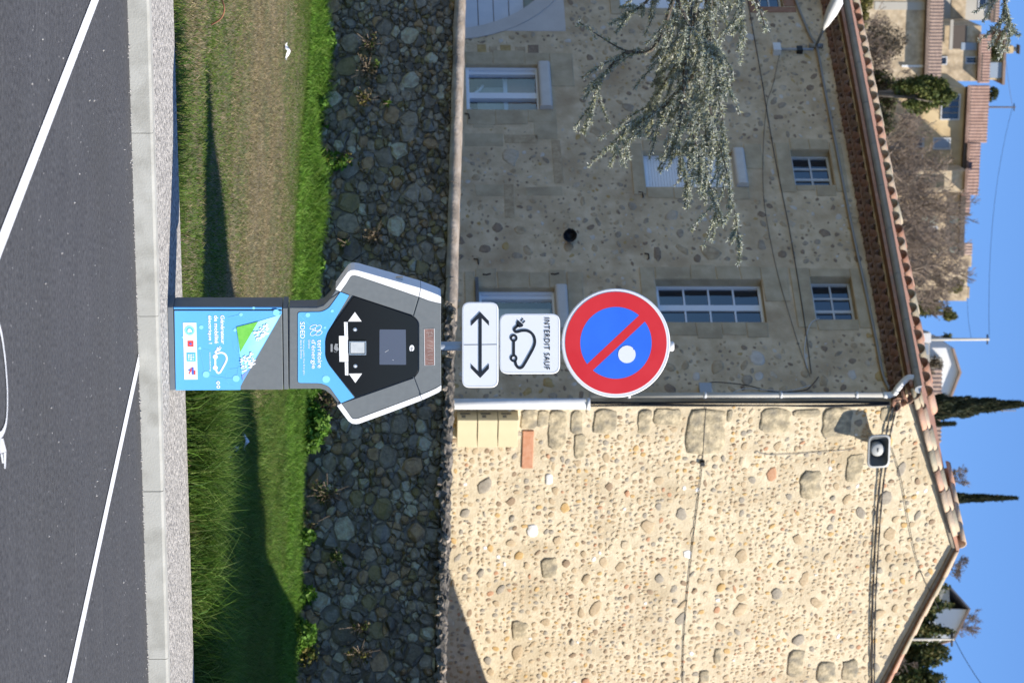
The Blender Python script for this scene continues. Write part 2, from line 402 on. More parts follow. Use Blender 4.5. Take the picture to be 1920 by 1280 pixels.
def sheet(name, xs, ys, fn, m):
    nx, ny = len(xs), len(ys)
    vs = [(x, y, fn(x, y)) for y in ys for x in xs]
    fs = [(j * nx + i, j * nx + i + 1, (j + 1) * nx + i + 1, (j + 1) * nx + i) for j in range(ny - 1) for i in range(nx - 1)]
    o = MB().add(vs, fs, True).build(name, m); return tag(o, kind='structure')
xs = [-900, -500, -300, -200, -120, -80, -50, -30, -20, -14] + [round(-10 + .4 * i, 3) for i in range(51)] + [14, 20, 30, 50, 80, 120, 200, 300, 500, 900]
ys = [-60, -20, 0, 8, 12, 14] + [round(15 + .25 * i, 3) for i in range(100)] + [41, 44, 48, 54, 60, 66, 74, 82, 92, 102, 112, 122, 132, 142, 152, 162, 172, 182, 195, 220, 260, 320, 420, 600, 1200, 2000]
def side_mats(o):
    me = o.data; me.materials.append(HILL_M)
    for p in me.polygons:
        c = p.center
        if c.y > 40: p.material_index = 1
g = sheet('ground', xs, ys, height, LAWN_M); side_mats(g)
g['label'] = 'lawn strip and terrace with the hill rising behind the stone house'

rd = MB()
P = [KF.world(-60, 0.0, 0), KF.world(60, 0.0, 0), KF.world(60, -60, 0), KF.world(-60, -60, 0)]
rd.add([(p.x, p.y, 0) for p in P], [(3, 2, 1, 0)][0:1]); rd.f = [tuple(reversed(rd.f[0]))] if (P[1] - P[0]).cross(P[2] - P[1]).z > 0 else rd.f
tag(rd.build('road', ASPHALT), 'dark grey asphalt of the parking bays', kind='structure')
def marking(name, pts, wd, z=.004, m=PAINT, label=None):
    mb = MB(); P = [Vector((p[0], p[1])) for p in pts]; n = len(P); L = []
    for i in range(n):
        d = (P[min(i + 1, n - 1)] - P[max(i - 1, 0)]).normalized(); q = Vector((-d.y, d.x)) * (wd / 2); L.append((P[i] + q, P[i] - q))
    vs = [(a.x, a.y, z) for pr in L for a in pr]
    mb.add(vs, [(2 * i + 1, 2 * i + 3, 2 * i + 2, 2 * i) for i in range(n - 1)])
    return tag(mb.build(name, m), label, kind='structure')
def gp(px, py): p = ground(px, py); return (p.x, p.y)
def extend(a, b, k): return (a[0] + (b[0] - a[0]) * k, a[1] + (b[1] - a[1]) * k)
def kerb_clip(a, b, off=-.01):                   # where the line a-b meets the kerb face
    pa = (Vector((*a, 0)) - KF.o).dot(KF.y) - off; pb = (Vector((*b, 0)) - KF.o).dot(KF.y) - off
    return extend(a, b, pa / (pa - pb))
a, b = gp(4, 445), gp(177, 0)
marking('bay_line', [extend(b, a, 3), kerb_clip(a, b)], .088, label='white bay line in the upper part of the photo')
a, b = gp(128, 1280), gp(254, 700)
marking('bay_line', [extend(b, a, 3), kerb_clip(a, b)], .088, label='white bay line ending at the kerb in front of the charging station')
# the painted plug-in car, mostly below the frame
arc = [gp(*p) for p in ((-60, 560), (-30, 575), (-4, 610), (6, 660), (11, 715), (12, 745), (11, 780), (7, 802), (-1, 815), (-14, 812))]
marking('painted_car_symbol', smooth_line(arc, 5), .024, .004, label='thin white painted curve of a plug-in car symbol on the asphalt')
q0 = Vector(gp(3, 818)); qd = (Vector(gp(7, 872)) - q0)
mb = MB(); 
def gq(px, py): p = ground(px, py); return (p.x, p.y, .004)
mb.add([gq(-2, 822), gq(4, 822), gq(10, 846), (gq(-2, 850))], [(0, 1, 2, 3)])
mb.add([gq(-1, 851), gq(3, 850), gq(5, 868), gq(2, 868)], [(0, 1, 2, 3)]); mb.add([gq(5, 849), gq(9.5, 847), gq(8.5, 878), gq(6, 878)], [(0, 1, 2, 3)])
tag(mb.build('painted_plug', PAINT), 'white painted plug at the end of the car symbol', kind='structure')
# kerb stones, each a metre long
kerb = tag(empty('kerb', KF.o, KF.a), 'concrete kerb of metre-long blocks', kind='structure')
cuts = [KF.m(x, y)[0] for x, y in ((250, 250), (258, 583), (271, 910), (282, 1235))]
step = (cuts[-1] - cuts[0]) / 3; k0 = cuts[0] - step * 12
for i in range(24):
    x0 = k0 + i * step + .0018; x1 = k0 + (i + 1) * step - .0018; e = random.uniform(-.002, .002); bv = .014
    poly = [(-.05, 0), (.118, 0)]
    mb = MB()
    prof = [(0 + e, -.1), (0 + e, .118 - bv), (bv * .4 + e, .118 - bv * .25), (bv + e, .118), (.139, .118), (.139, -.1)]
    vs = [(x0, y, z) for y, z in prof] + [(x1, y, z) for y, z in prof]; n = len(prof)
    mb.add(vs, [tuple(range(n))[::-1], tuple(range(n, 2 * n))] + [(j, j + 1, n + j + 1, n + j) for j in range(n - 1)])
    mb.build('kerb_stone', KERB_M, kerb)
mj = MB(); mj.box(k0, k0 + 24 * step, .008, .13, -.09, .110); tag(mj.build('joint_mortar', mat('joint_mortar', (.40, .37, .30), rough=.95), kerb), kind='structure')
pv = MB(); N = 40
A = [KF.world(-30 + 60 * i / N, .141, .115) for i in range(N + 1)]
vs = [(p.x, p.y, .116) for p in A] + [(p.x, pave_back(p.x), .116) for p in A] + [(p.x, pave_back(p.x) + .01, -.08) for p in A]
fs = [(i, i + 1, N + 2 + i, N + 1 + i) for i in range(N)] + [(N + 1 + i, N + 2 + i, 2 * N + 3 + i, 2 * N + 2 + i) for i in range(N)]
pv.add(vs, fs); tag(pv.build('pavement', GRAVEL_M), 'pale washed-gravel pavement behind the kerb', kind='structure')

# ================================================================== RIVER WALL
rw = tag(empty('river_wall', WF.o, WF.a), 'long dark wall of rounded river stones with a concrete coping, below the house', 'wall')
K0, K1 = -8.0, 7.0
def wall_top(k): return 2.375 - .036 * k - .155
core = MB()
core.add([(K0, .012, -.3), (K1, .012, -.3), (K1, .012, wall_top(K1)), (K0, .012, wall_top(K0)), (K0, .5, -.3), (K1, .5, -.3), (K1, .5, wall_top(K1)), (K0, .5, wall_top(K0))],
         [(0, 1, 2, 3), (5, 4, 7, 6), (3, 2, 6, 7), (4, 0, 3, 7), (1, 5, 6, 2)])
core.build('mortar_core', WALLMORTAR, rw)
pts, rad = [], []
z = 0.0
random.seed(21)
zrow = .05
while zrow < 2.45:
    t = zrow / 2.3
    hh = random.uniform(.065, .125) * (1.15 - .36 * t)
    x = K0 + random.uniform(0, .3)
    while x < K1:
        big = random.random() < .17 * (1 - .6 * t); small = random.random() < .25
        wd = random.uniform(.7, 1.6) * hh * 1.3 * (2.1 if big else .6 if small else 1)
        top = wall_top(x)
        if zrow < top - .02:
            pts.append((x + wd / 2 + random.gauss(0, .02), zrow + random.gauss(0, .026))); rad.append(min(wd, hh * 1.5) * .5 * (1.75 if big else 1))
        x += wd
    zrow += hh * .95
cl = cells(pts, rad, K0, K1, 0, 2.4, sx=1.12)
items = []
for i, c in enumerate(cl):
    if not c: continue
    c = clip(clip(clip(c, 1, 0, K1), -1, 0, -K0), .036, 1, wall_top(0) - .004)
    if len(c) < 3: continue
    A = abs(sum(c[j][0] * c[(j + 1) % len(c)][1] - c[(j + 1) % len(c)][0] * c[j][1] for j in range(len(c)))) / 2
    if A < .0012: continue
    cx = sum(p[0] for p in c) / len(c)
    q = random.random(); v, f, r = stone_shape(c, random.uniform(.012, .045) + (.035 if random.random() < .2 else 0), gap=random.uniform(.001, .008), n=random.choice((7, 8, 9)), rough=.42, back=-.07, soft=(.03 if q < .6 else .2 if q < .88 else .55), lip=.55, cap=.72, chip=.45)
    mi = random.choices(range(7), (20, 22, 14, 13, 11, 10, 10))[0]
    items.append((v, f, A, mi, -5.6 < cx < 5.0))
lay_stones('stone', items, RSTONE, rw, 290, mass_name='small_stones', flat=True)
# coping: smooth pale slabs up to the middle, then a rough crumbling stretch
xb = WF.m(862, 575)[0]
x = K0
while x < xb - .1:
    x1 = min(x + random.uniform(.9, 1.5), xb)
    if xb - x1 < .3: x1 = xb
    mb = MB(); n = 8
    prof = [(-.10, -.01), (-.125, .02), (-.13, .06)] + [(-.13 + .3 * (1 - math.cos(t)), .06 + .10 * math.sin(t)) for t in (.5, .9, 1.3, 1.57)] + [(.5, .16), (.5, -.01)]
    S = 5; vs = []
    for s in range(S + 1):
        xx = x + .004 + (x1 - x - .008) * s / S
        for yy, zz in prof: vs.append((xx, yy + random.gauss(0, .006), wall_top(xx) + zz + random.gauss(0, .004)))
    m_ = len(prof); fs = [(s * m_ + j, s * m_ + j + 1, (s + 1) * m_ + j + 1, (s + 1) * m_ + j) for s in range(S) for j in range(m_ - 1)]
    fs = [f[::-1] for f in fs]
    mb.add(vs, fs, True); mb.add(vs[:m_], [tuple(range(m_))]); mb.add(vs[-m_:], [tuple(range(m_))[::-1]]); mb.build('coping_slab', COPING_M, rw); x = x1
x = xb + .006
while x < K1:
    x1 = min(x + random.uniform(.35, .8), K1)
    S = max(6, int((x1 - x) / .05)); vs = []; m_ = 9
    for s in range(S + 1):
        xx = x + (x1 - x) * s / S
        for j in range(m_):
            t = math.pi * .62 * j / (m_ - 1) - .35
            yy = .02 - .13 * math.cos(t) * 1.1; zz = .055 + .10 * math.sin(t)
            vs.append((xx + random.gauss(0, .006), yy + random.gauss(0, .014), wall_top(xx) + zz - .02 + random.gauss(0, .014)))
        vs.append((xx, .5, wall_top(xx) + .12)); vs.append((xx, .5, wall_top(xx) - .02))
    m_ += 2; fs = [(s * m_ + j, (s + 1) * m_ + j, (s + 1) * m_ + j + 1, s * m_ + j + 1) for s in range(S) for j in range(m_ - 1)]
    fs += [tuple(range(m_)), tuple(S * m_ + j for j in range(m_))[::-1]]
    MB().add(vs, fs, False).build('rough_coping', COPING_D, rw); x = x1 + .006
# larger crumbling lumps on the rough coping: loose stones set in it
for i in range(60):
    xx = random.uniform(xb, 5.2); r = random.uniform(.02, .05)
    v, f, _ = stone_shape(circ(0, 0, r * 1.3, 8), r, gap=.001, n=8, rough=.3, back=-.03)
    zz = wall_top(xx) + random.uniform(-.03, .12)
    MB().add([(a + xx, b - .10 + random.uniform(-.01, .02), c + zz) for a, b, c in v], f, False).build('coping_lump', random.choice([COPING_D, COPING_D, RSTONE[1], COPING_M]), rw)

# grit swept against the kerb and a few loose chips on the asphalt
n = 420; kx = np.random.uniform(-2.6, 2.9, n); ky = -np.abs(np.random.normal(0, .035, n)) - .004; far = np.random.uniform(0, 1, n) < .2; ky[far] = -np.random.uniform(.1, 4.5, far.sum())
r = np.random.uniform(.003, .009, n); r[far] *= .9
V = []
for a, b, q in zip(kx, ky, r):
    p = KF.world(a, b, 0); z0 = .001
    ring = [(p.x + q * random.uniform(.7, 1.2) * math.cos(t), p.y + q * random.uniform(.7, 1.2) * math.sin(t)) for t in (0, 1.57, 3.14, 4.71)]
    top = (p.x + random.gauss(0, q * .2), p.y + random.gauss(0, q * .2), z0 + q * 1.1)
    for k in range(4): V.append([(*ring[k], z0), (*ring[(k + 1) % 4], z0), top])
tag(quads('grit', np.array(V), mat('pale_grit', (.42, .40, .37), (.20, .19, .18), 60, .9)), 'fine pale grit lying on the asphalt along the foot of the kerb', 'grit', kind='stuff')

# ================================================================== THE STONE HOUSE
HC = Vector((.936, 40.0, 0))
FA, GA = -43.4, 35.0
FF, GF = Frame(HC, FA), Frame(HC, GA)           # shaded front (x from -13 to 0) and sunlit gable (x from 0 to 6)
house = tag(empty('stone_house', HC), 'two-storey stone house with a shaded window front and a sunlit cobbled gable', 'house')
def fpart(mb, name, m, parent=None, label=None):
    o = mb.build(name, m, parent or house, rz=0 if parent else FF.a)
    if label: o['label'] = label
    return o
EAVE_F = FF.m(1652, 640)[1]                     # top of the plain front wall
XL, XR, ZB = -13.0, 0.0, .6
def rc(px0, px1, py0, py1, off=0.0):            # photo box -> wall rectangle x0, x1, z0, z1
    pm = (px0 + px1) / 2; ym = (py0 + py1) / 2
    return (FF.m(pm, py0, off)[0], FF.m(pm, py1, off)[0], FF.m(px0, ym, off)[1], FF.m(px1, ym, off)[1])
W = {}
W['w1'] = rc(893, 1066, 540, 622); W['w3'] = rc(874, 1034, 122, 206)
W['w4'] = rc(1203, 1398, 284, 351); W['w6'] = rc(1238, 1434, 524, 604)
W['w5'] = rc(1484, 1558, 281, 347); W['w7'] = rc(1527, 1604, 519, 599)
W['w8'] = rc(1418, 1464, -50, 13); W['w9'] = rc(1160, 1350, -60, 16)
W['arch'] = rc(700, 1050, -240, 58)
# make windows of one storey level
def level(a, b):
    for i in (2, 3):
        m_ = (W[a][i] + W[b][i]) / 2
        for k in (a, b): W[k] = W[k][:i] + (m_,) + W[k][i + 1:]
level('w4', 'w6'); level('w5', 'w7')
holes = list(W.values())
cx = sorted({XL, XR} | {h[i] for h in holes for i in (0, 1)}); cz = sorted({ZB, EAVE_F} | {h[i] for h in holes for i in (2, 3)})
cx = [c for c in cx if XL <= c <= XR]; cz = [c for c in cz if ZB <= c <= EAVE_F]
fm = MB()
for i in range(len(cx) - 1):
    for j in range(len(cz) - 1):
        mx_, mz_ = (cx[i] + cx[i + 1]) / 2, (cz[j] + cz[j + 1]) / 2
        if any(h[0] < mx_ < h[1] and h[2] < mz_ < h[3] for h in holes): continue
        fm.add([(cx[i], 0, cz[j]), (cx[i + 1], 0, cz[j]), (cx[i + 1], 0, cz[j + 1]), (cx[i], 0, cz[j + 1])], [(0, 1, 2, 3)])
DEEP = .30
fm.cur = 1
for h in holes:
    x0, x1, z0, z1 = h; z0 = max(z0, ZB)
    fm.add([(x0, 0, z0), (x1, 0, z0), (x1, 0, z1), (x0, 0, z1), (x0, DEEP, z0), (x1, DEEP, z0), (x1, DEEP, z1), (x0, DEEP, z1)],
           [(0, 4, 5, 1), (1, 5, 6, 2), (2, 6, 7, 3), (3, 7, 4, 0)])
fm.cur = 0
fm.add([(XL, 0, ZB), (XL, 6, ZB), (XL, 6, EAVE_F), (XL, 0, EAVE_F)], [(0, 1, 2, 3)])
facade = fpart(fm, 'front_wall', [FACADE_MORTAR, SURROUND])

# stone dressings round the openings (each block its own piece)
def block(x0, x1, z0, z1, m=SURROUND, proud=.014, name='dressed_stone', j=.006):
    v = rect(x0 + j, x1 - j, z0 + j, z1 - j)
    v = [(a + random.gauss(0, .006), b + random.gauss(0, .006)) for a, b in v]
    mb = MB(); mb.prism(v, -proud, .03, .008); return mb.build(name, m, facade)
taken = [h for h in holes]
def surround(k, jw, lint, sill, both=True, rag=.06):
    x0, x1, z0, z1 = W[k]; z0 = max(z0, ZB)
    z = z0
    while z < z1 - .02:
        zt = min(z + random.uniform(.32, .6), z1)
        if z1 - zt < .2: zt = z1
        for side in (0, 1):
            e = jw + random.uniform(-rag, rag * 1.6)
            if side == 0: block(x0 - e, x0, z, zt)
            else: block(x1, x1 + e, z, zt)
        z = zt
    if lint: block(x0 - jw * .9, (x0 + x1) / 2 + random.uniform(-.03, .03), z1, z1 + lint, proud=.016) if random.random() < .4 else block(x0 - jw * .9, x1 + jw * .9, z1, z1 + lint, proud=.016)
    if lint and True: pass
    if sill: block(x0 - jw * .9, x1 + jw * .9, z0 - sill, z0, proud=.02)
    taken.append((x0 - jw * 1.2, x1 + jw * 1.2, z0 - (sill or 0), z1 + (lint or 0)))
surround('w1', .40, .26, .18); surround('w3', .34, .40, 0); surround('w4', .20, .30, .22); surround('w6', .30, .42, .24)
surround('w5', .19, .22, .25); surround('w7', .21, .24, .30); surround('w9', .2, .3, .2)
x0, x1, z0, z1 = W['w8']
BRICKR = mat('red_brick_surround', (.30, .15, .09), (.36, .20, .13), 9, .9, .3, 40)
block(x1, x1 + .16, z0 - .16, z1 + .22, BRICKR, name='brick_surround'); block(x0, x1, z1, z1 + .22, BRICKR, name='brick_surround'); block(x0, x1, z0 - .16, z0, BRICKR, name='brick_surround')
taken.append((x0 - .2, x1 + .2, z0 - .2, z1 + .25))
# old blocked doorway beside the left window and the corner chain of the front
for (px0, px1, py0, py1) in ((885, 925, 205, 240), (925, 1000, 208, 228), (1000, 1045, 205, 262), (870, 945, 250, 275), (945, 1010, 252, 270), (890, 945, 345, 368), (945, 965, 345, 410), (985, 1055, 350, 368), (1035, 1055, 262, 345)):
    a = rc(px0, px1, py0, py1); block(*a, m=FSTONE[1] if random.random() < .6 else SURROUND, proud=.006); taken.append(a)
for (px0, px1) in ((895, 912), (918, 932), (938, 960), (965, 985), (990, 1010)):
    a = rc(px0, px1, 80 + random.uniform(0, 8), 119); block(*a, m=random.choice([FSTONE[3], FSTONE[1], FSTONE[4]]), proud=.010); taken.append(a)
def inside(x, z, rs, pad=0.0): return any(r[0] - pad < x < r[1] + pad and r[2] - pad < z < r[3] + pad for r in rs)
# stones that show through the render of the front
items = []; random.seed(33)
fpts = []
for i in range(16000):
    x, z = random.uniform(XL + .2, -.12), random.uniform(1.6, EAVE_F - .05)
    r = random.choices((.028, .042, .065, .10, .15), (30, 32, 22, 13, 4))[0] * random.uniform(.85, 1.15)
    if inside(x, z, taken, r + .02): continue
    if any((x - a) ** 2 + ((z - b) * 1.15) ** 2 < (r + c) ** 2 * random.uniform(.85, 1.25) for a, b, c in fpts): continue
    fpts.append((x, z, r))
    if len(fpts) > 2600: break
for x, z, r in fpts:
    ax, az = r * random.uniform(.8, 1.5), r * random.uniform(.5, 1.0); rot = random.gauss(0, .5)
    n = random.choice((7, 8, 9, 10)); poly = []
    for k in range(n):
        t = 2 * math.pi * k / n; q = random.uniform(.62, 1.18)
        px_, pz_ = ax * q * math.cos(t), az * q * math.sin(t)
        poly.append((x + px_ * math.cos(rot) - pz_ * math.sin(rot), z + px_ * math.sin(rot) + pz_ * math.cos(rot)))
    v, f, rr = stone_shape(poly, random.uniform(.002, .008), gap=.001, n=n, rough=.25, back=-.02, soft=.15, lip=.3, cap=.7, chip=.2)
    mi = random.choices(range(6), (12, 30, 26, 20, 5, 7))[0]
    items.append((v, f, ax * az, mi, x > -9.6))
lay_stones('stone', items, FSTONE, facade, 260, mass_name='small_stones')

# ---------------------------------------------------------------- windows
def frame_ring(mb, x0, x1, z0, z1, wd, y0, y1):
    mb.box(x0, x0 + wd, y0, y1, z0, z1); mb.box(x1 - wd, x1, y0, y1, z0, z1)
    mb.box(x0 + wd, x1 - wd, y0, y1, z0, z0 + wd); mb.box(x0 + wd, x1 - wd, y0, y1, z1 - wd, z1)
def casement(k, cols, rows, m, fw=.05, bar=.028, stile=.07, glass=DARKGLASS, rec=.18, split=None, thick_row=None):
    x0, x1, z0, z1 = W[k]; x0 += .004; x1 -= .004; z0 += .004; z1 -= .004
    f = MB(); frame_ring(f, x0, x1, z0, z1, fw, rec - .03, rec + .04)
    o = fpart(f, 'window', m)
    ix0, ix1, iz0, iz1 = x0 + fw, x1 - fw, z0 + fw, z1 - fw
    s = MB()
    for c in range(1, cols):
        xc = ix0 + (ix1 - ix0) * c / cols; wd = stile if split == c else bar
        s.box(xc - wd / 2, xc + wd / 2, rec - .018, rec + .02, iz0, iz1)
    cuts_ = sorted([ix0, ix1] + [q for c in range(1, cols) for q in (ix0 + (ix1 - ix0) * c / cols - (stile if split == c else bar) / 2, ix0 + (ix1 - ix0) * c / cols + (stile if split == c else bar) / 2)])
    for r in range(1, rows):
        zr = iz0 + (iz1 - iz0) * r / rows; wd = bar if thick_row != r else stile
        for a, b in zip(cuts_[0::2], cuts_[1::2]): s.box(a, b, rec - .014, rec + .02, zr - wd / 2, zr + wd / 2)
    if s.v: s.build('glazing_bar', m, o)
    for c in range(cols):
        for r in range(rows):
            a, b = ix0 + (ix1 - ix0) * c / cols, ix0 + (ix1 - ix0) * (c + 1) / cols
            lo, hi = iz0 + (iz1 - iz0) * r / rows, iz0 + (iz1 - iz0) * (r + 1) / rows
            g_ = MB(); tl = random.uniform(-.004, .004)
            g_.add([(a, rec + .008 + tl, lo), (b, rec + .008 - tl, lo), (b, rec + .008 - tl, hi), (a, rec + .008 + tl, hi)], [(0, 1, 2, 3)])
            g_.build('pane', glass, o)
    return o, (ix0, ix1, iz0, iz1)
casement('w6', 2, 4, WHITE_PVC, split=1, stile=.12)['' if False else 0]
casement('w5', 3, 2, OLD_PAINT, fw=.04, bar=.03, split=2, stile=.05)
casement('w7', 3, 2, OLD_PAINT, fw=.04, bar=.03, split=2, stile=.055)
casement('w8', 2, 2, OLD_PAINT, fw=.04)
CURT = mat('beige_curtain', (.42, .33, .24), (.36, .27, .19), 14, .9); CURT2 = mat('grey_green_blind', (.36, .38, .31), (.44, .45, .38), 9, .9)
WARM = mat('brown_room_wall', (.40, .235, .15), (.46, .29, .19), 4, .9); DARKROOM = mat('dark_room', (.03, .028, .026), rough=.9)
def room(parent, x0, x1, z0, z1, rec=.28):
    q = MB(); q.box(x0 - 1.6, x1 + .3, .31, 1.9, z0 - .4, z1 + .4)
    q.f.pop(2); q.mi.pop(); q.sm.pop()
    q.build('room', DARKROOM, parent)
def shutter_box(k, par, up=.0, hgt=.22, out=.10):
    x0, x1, z0, z1 = W[k]
    prof = rounded([(.14, z1 - hgt), (-out, z1 - hgt), (-out, z1 - .003), (.14, z1 - .003)], [0, .06, .06, 0], 4)
    mb = MB(); n = len(prof); xa, xb_ = x0 + .006, x1 - .006
    vs = [(xa, y, z) for y, z in prof] + [(xb_, y, z) for y, z in prof]
    mb.add(vs, [tuple(range(n)), tuple(range(2 * n - 1, n - 1, -1))] + [(i, (i + 1) % n, n + (i + 1) % n, n + i) for i in range(n)])
    mb.build('shutter_box', BOX_M, par)
# left ground-floor window: white frame, wide panes, things seen behind the glass
x0, x1, z0, z1 = W['w3']; x0 += .004; x1 -= .004; zt = z1 - .20
f = MB(); frame_ring(f, x0, x1, z0, zt, .055, .06, .20); o3 = fpart(f, 'window', WHITE_PVC)
xm = x0 + (x1 - x0) * .60
s = MB(); s.box(x0 + .055, x0 + .13, .10, .18, z0 + .055, zt - .055); s.box(xm - .07, xm + .07, .09, .18, z0 + .055, zt - .055); s.build('sash_stile', WHITE_PVC, o3)
for a, b in ((x0 + .13, xm - .07), (xm + .07, x1 - .055)):
    q = MB(); q.add([(a, .15, z0 + .055), (b, .15, z0 + .055), (b, .15, zt - .055), (a, .15, zt - .055)], [(0, 1, 2, 3)]); q.build('pane', CLEARGLASS, o3)
shutter_box('w3', o3)
zm = z0 + (zt - z0) * .56
q = MB(); q.box(x0 - .2, x1 - .12, .36, .38, zm, zt); q.build('blind', WARM, o3)
q = MB(); q.box(x0 + .12, x1 - .15, .40, .42, z0 + .2, zm - .03); q.build('curtain', CURT2, o3)
q = MB(); q.box(x0 - .1, x1 - .05, .31, .34, zm - .05, zm + .02); q.build('rail', WHITE_PVC, o3)
q = MB(); q.tube([(x0 + .45, .33, z0 + .06), (x0 + .28, .33, z0 + .24), (x0 + .16, .33, z0 + .3)], .025, 6); q.tube([(x1 - .1, .33, z0 + .32), (x1 - .38, .33, z0 + .06)], .03, 6); q.build('chair_back', WHITE_PVC, o3)
room(o3, x0, x1, z0, zt)
# right ground-floor window, half hidden by the signs
x0, x1, z0, z1 = W['w1']; x0 += .004; x1 -= .004; zt = z1 - .18
f = MB(); frame_ring(f, x0, x1, z0 + .03, zt, .06, .08, .20); o1 = fpart(f, 'window', WHITE_PVC)
q = MB(); q.box(x0 + .06, x0 + .13, .11, .19, z0 + .09, zt - .06); q.build('sash_stile', WHITE_PVC, o1)
q = MB(); q.add([(x0 + .13, .15, z0 + .09), (x1 - .06, .15, z0 + .09), (x1 - .06, .15, zt - .06), (x0 + .13, .15, zt - .06)], [(0, 1, 2, 3)]); q.build('pane', CLEARGLASS, o1)
q = MB(); q.box(x0 + .14, x1 - .10, .32, .35, z0 + .06, zt - .08); q.build('curtain', mat('cream_curtain', (.74, .64, .49), (.68, .58, .44), 5, .9), o1)
shutter_box('w1', o1, hgt=.2); room(o1, x0, x1, z0, zt)
q = MB(); q.box(x0 - .16, x1 + .10, -.09, .05, z0 - .005, z0 + .045); q.build('window_sill', mat('slate_sill', (.10, .10, .105), (.14, .14, .14), 9, .7), o1)
# upper left window: roller shutter nearly down
x0, x1, z0, z1 = W['w4']; x0 += .004; x1 -= .004; zt = z1 - .2
f = MB(); f.box(x0, x0 + .05, .10, .18, z0, zt); f.box(x1 - .05, x1, .10, .18, z0, zt); f.box(x0 + .05, x1 - .05, .10, .18, z0, z0 + .03); o4 = fpart(f, 'window', WHITE_PVC)
ns = 30
for i in range(ns):
    a = z0 + .034 + (zt - z0 - .034) * i / ns; b = z0 + .034 + (zt - z0 - .034) * (i + 1) / ns
    q = MB(); q.prism(rect(x0 + .05, x1 - .05, a + .0015, b - .0015), .125, .145, .003); q.build('slat', SHUTTER_M, o4)
shutter_box('w4', o4, hgt=.2)
x0, x1, z0, z1 = W['w9']
f = MB(); f.box(x0 + .01, x1 - .01, .12, .15, z0 + .01, z1 - .01); o9 = fpart(f, 'window', SHUTTER_M)
# arched carriage door at the left edge
x0, x1, z0, z1 = W['arch']; xc = (x0 + x1) / 2; rx = (x1 - x0) / 2; zs = z1 - rx * .92
DOORW = mat('white_door_boards', (.60, .62, .66), (.66, .67, .70), 4, .6); DOORG = mat('green_grey_frame', (.26, .28, .23), (.31, .33, .27), 8, .7); DOORB = mat('brown_transom', (.20, .125, .08), (.26, .17, .11), 10, .8)
door = MB(); zd = FF.m(985, 25)[1]
door.box(x0, x1, .24, .28, ZB, z1); dr = fpart(door, 'garage_door', DOORB)
nb = 12
for i in range(nb):
    a = ZB + (zd - ZB) * i / nb; q = MB(); q.prism(rect(x0 + .01, x1 - .01, a + .006, a + (zd - ZB) / nb - .006), .20, .24, .006); q.build('board', DOORW, dr)
q = MB(); q.box(x0, x1, .17, .24, zd, zd + .16); q.build('transom_bar', DOORG, dr)
arcp = [(xc + rx * math.cos(t), zs + rx * .92 * math.sin(t)) for t in [math.pi * k / 28 for k in range(29)]]
for half in (arcp[:15], arcp[14:]):
    side = half is not None and half[0][0] > xc + .01
    corner = (x1, z1) if half[0][0] > xc + .01 else (x0, z1)
    sp_ = MB()
    for i in range(len(half) - 1):
        sp_.prism([half[i], half[i + 1], corner], -.004, .2)
    fpart(sp_, 'arch_spandrel', ARCHPLASTER)
for i in range(28):
    t0, t1 = math.pi * i / 28, math.pi * (i + 1) / 28
    if t0 > 1.7: break
    def ap(t, e): return (xc + (rx + e) * math.cos(t), zs + (rx * .92 + e) * math.sin(t))
    q = MB(); q.prism([ap(t0, -.02), ap(t0, .26), ap(t1, .26), ap(t1, -.02)], -.022, -.006); q.build('arch_plaster', ARCHPLASTER, facade)
z = ZB
while z < zs - .05:
    zz = min(z + .5, zs); block(x1, x1 + random.uniform(.10, .2), z, zz, ARCHPLASTER, proud=.02); z = zz

# ---------------------------------------------------------------- the gable
axp, azp = GF.m(1786, 1025)
GT = 6.25
zl = GF.m(1712, 742)[1]; zr = GF.m(1651, 1280)[1]; xr_ = GF.m(1651, 1280)[0]
slopeL = (azp - zl) / axp; slopeR = (azp - zr) / (xr_ - axp)
def gz(x): return azp - slopeL * (axp - x) if x < axp else azp - slopeR * (x - axp)
gm = MB(); outline = [(0, ZB), (GT, ZB), (GT, gz(GT)), (axp, azp), (0, gz(0))]
gm.add([(x, 0, z) for x, z in outline] + [(x, 7.0, z) for x, z in outline], [(0, 1, 2, 3, 4), (1, 6, 7, 2), (5, 9, 8, 7, 6)])
gable = gm.build('gable_wall', GABLE_MORTAR, house, rz=GF.a)
gable['label'] = 'sunlit end wall studded with river pebbles'
gtaken = []
# corner chain of big weathered blocks down the left edge of the gable and odd ones in the wall
for (px0, px1, py0, py1) in ((975, 1008, 766, 805), (1008, 1030, 768, 800), (1030, 1062, 766, 842), (1070, 1092, 768, 815), (1112, 1156, 767, 812), (1195, 1222, 766, 812), (1225, 1280, 766, 796),
    (1288, 1360, 766, 850), (1362, 1372, 766, 790), (1426, 1482, 766, 808), (1486, 1540, 766, 782), (1542, 1598, 764, 818), (1650, 1676, 764, 790), (1076, 1096, 812, 860), (1588, 1618, 850, 902)):
    ym = (py0 + py1) / 2; pm = (px0 + px1) / 2
    a = (GF.m(pm, py0)[0], GF.m(pm, py1)[0], GF.m(px0, ym)[1], GF.m(px1, ym)[1])
    poly = rounded([(x + random.gauss(0, .012), z + random.gauss(0, .012)) for x, z in rect(*a)], .05, 3)
    v, f, _ = stone_shape(poly, .018, gap=.004, n=16, rough=.10, back=-.03, soft=.08, lip=.7, cap=.86, chip=.25)
    MB().add(v, f, True).build('quoin', QUOIN, gable); gtaken.append(a)
a = (GF.m(990, 806)[0], GF.m(990, 876)[0], GF.m(979, 840)[1], GF.m(1000, 840)[1])
mb = MB(); mb.prism(rounded(rect(*a), .01, 2), -.03, .03, .008); mb.build('brick', mat('old_red_brick', (.42, .19, .10), (.48, .25, .15), 12, .9, .3, 40), gable); gtaken.append(a)
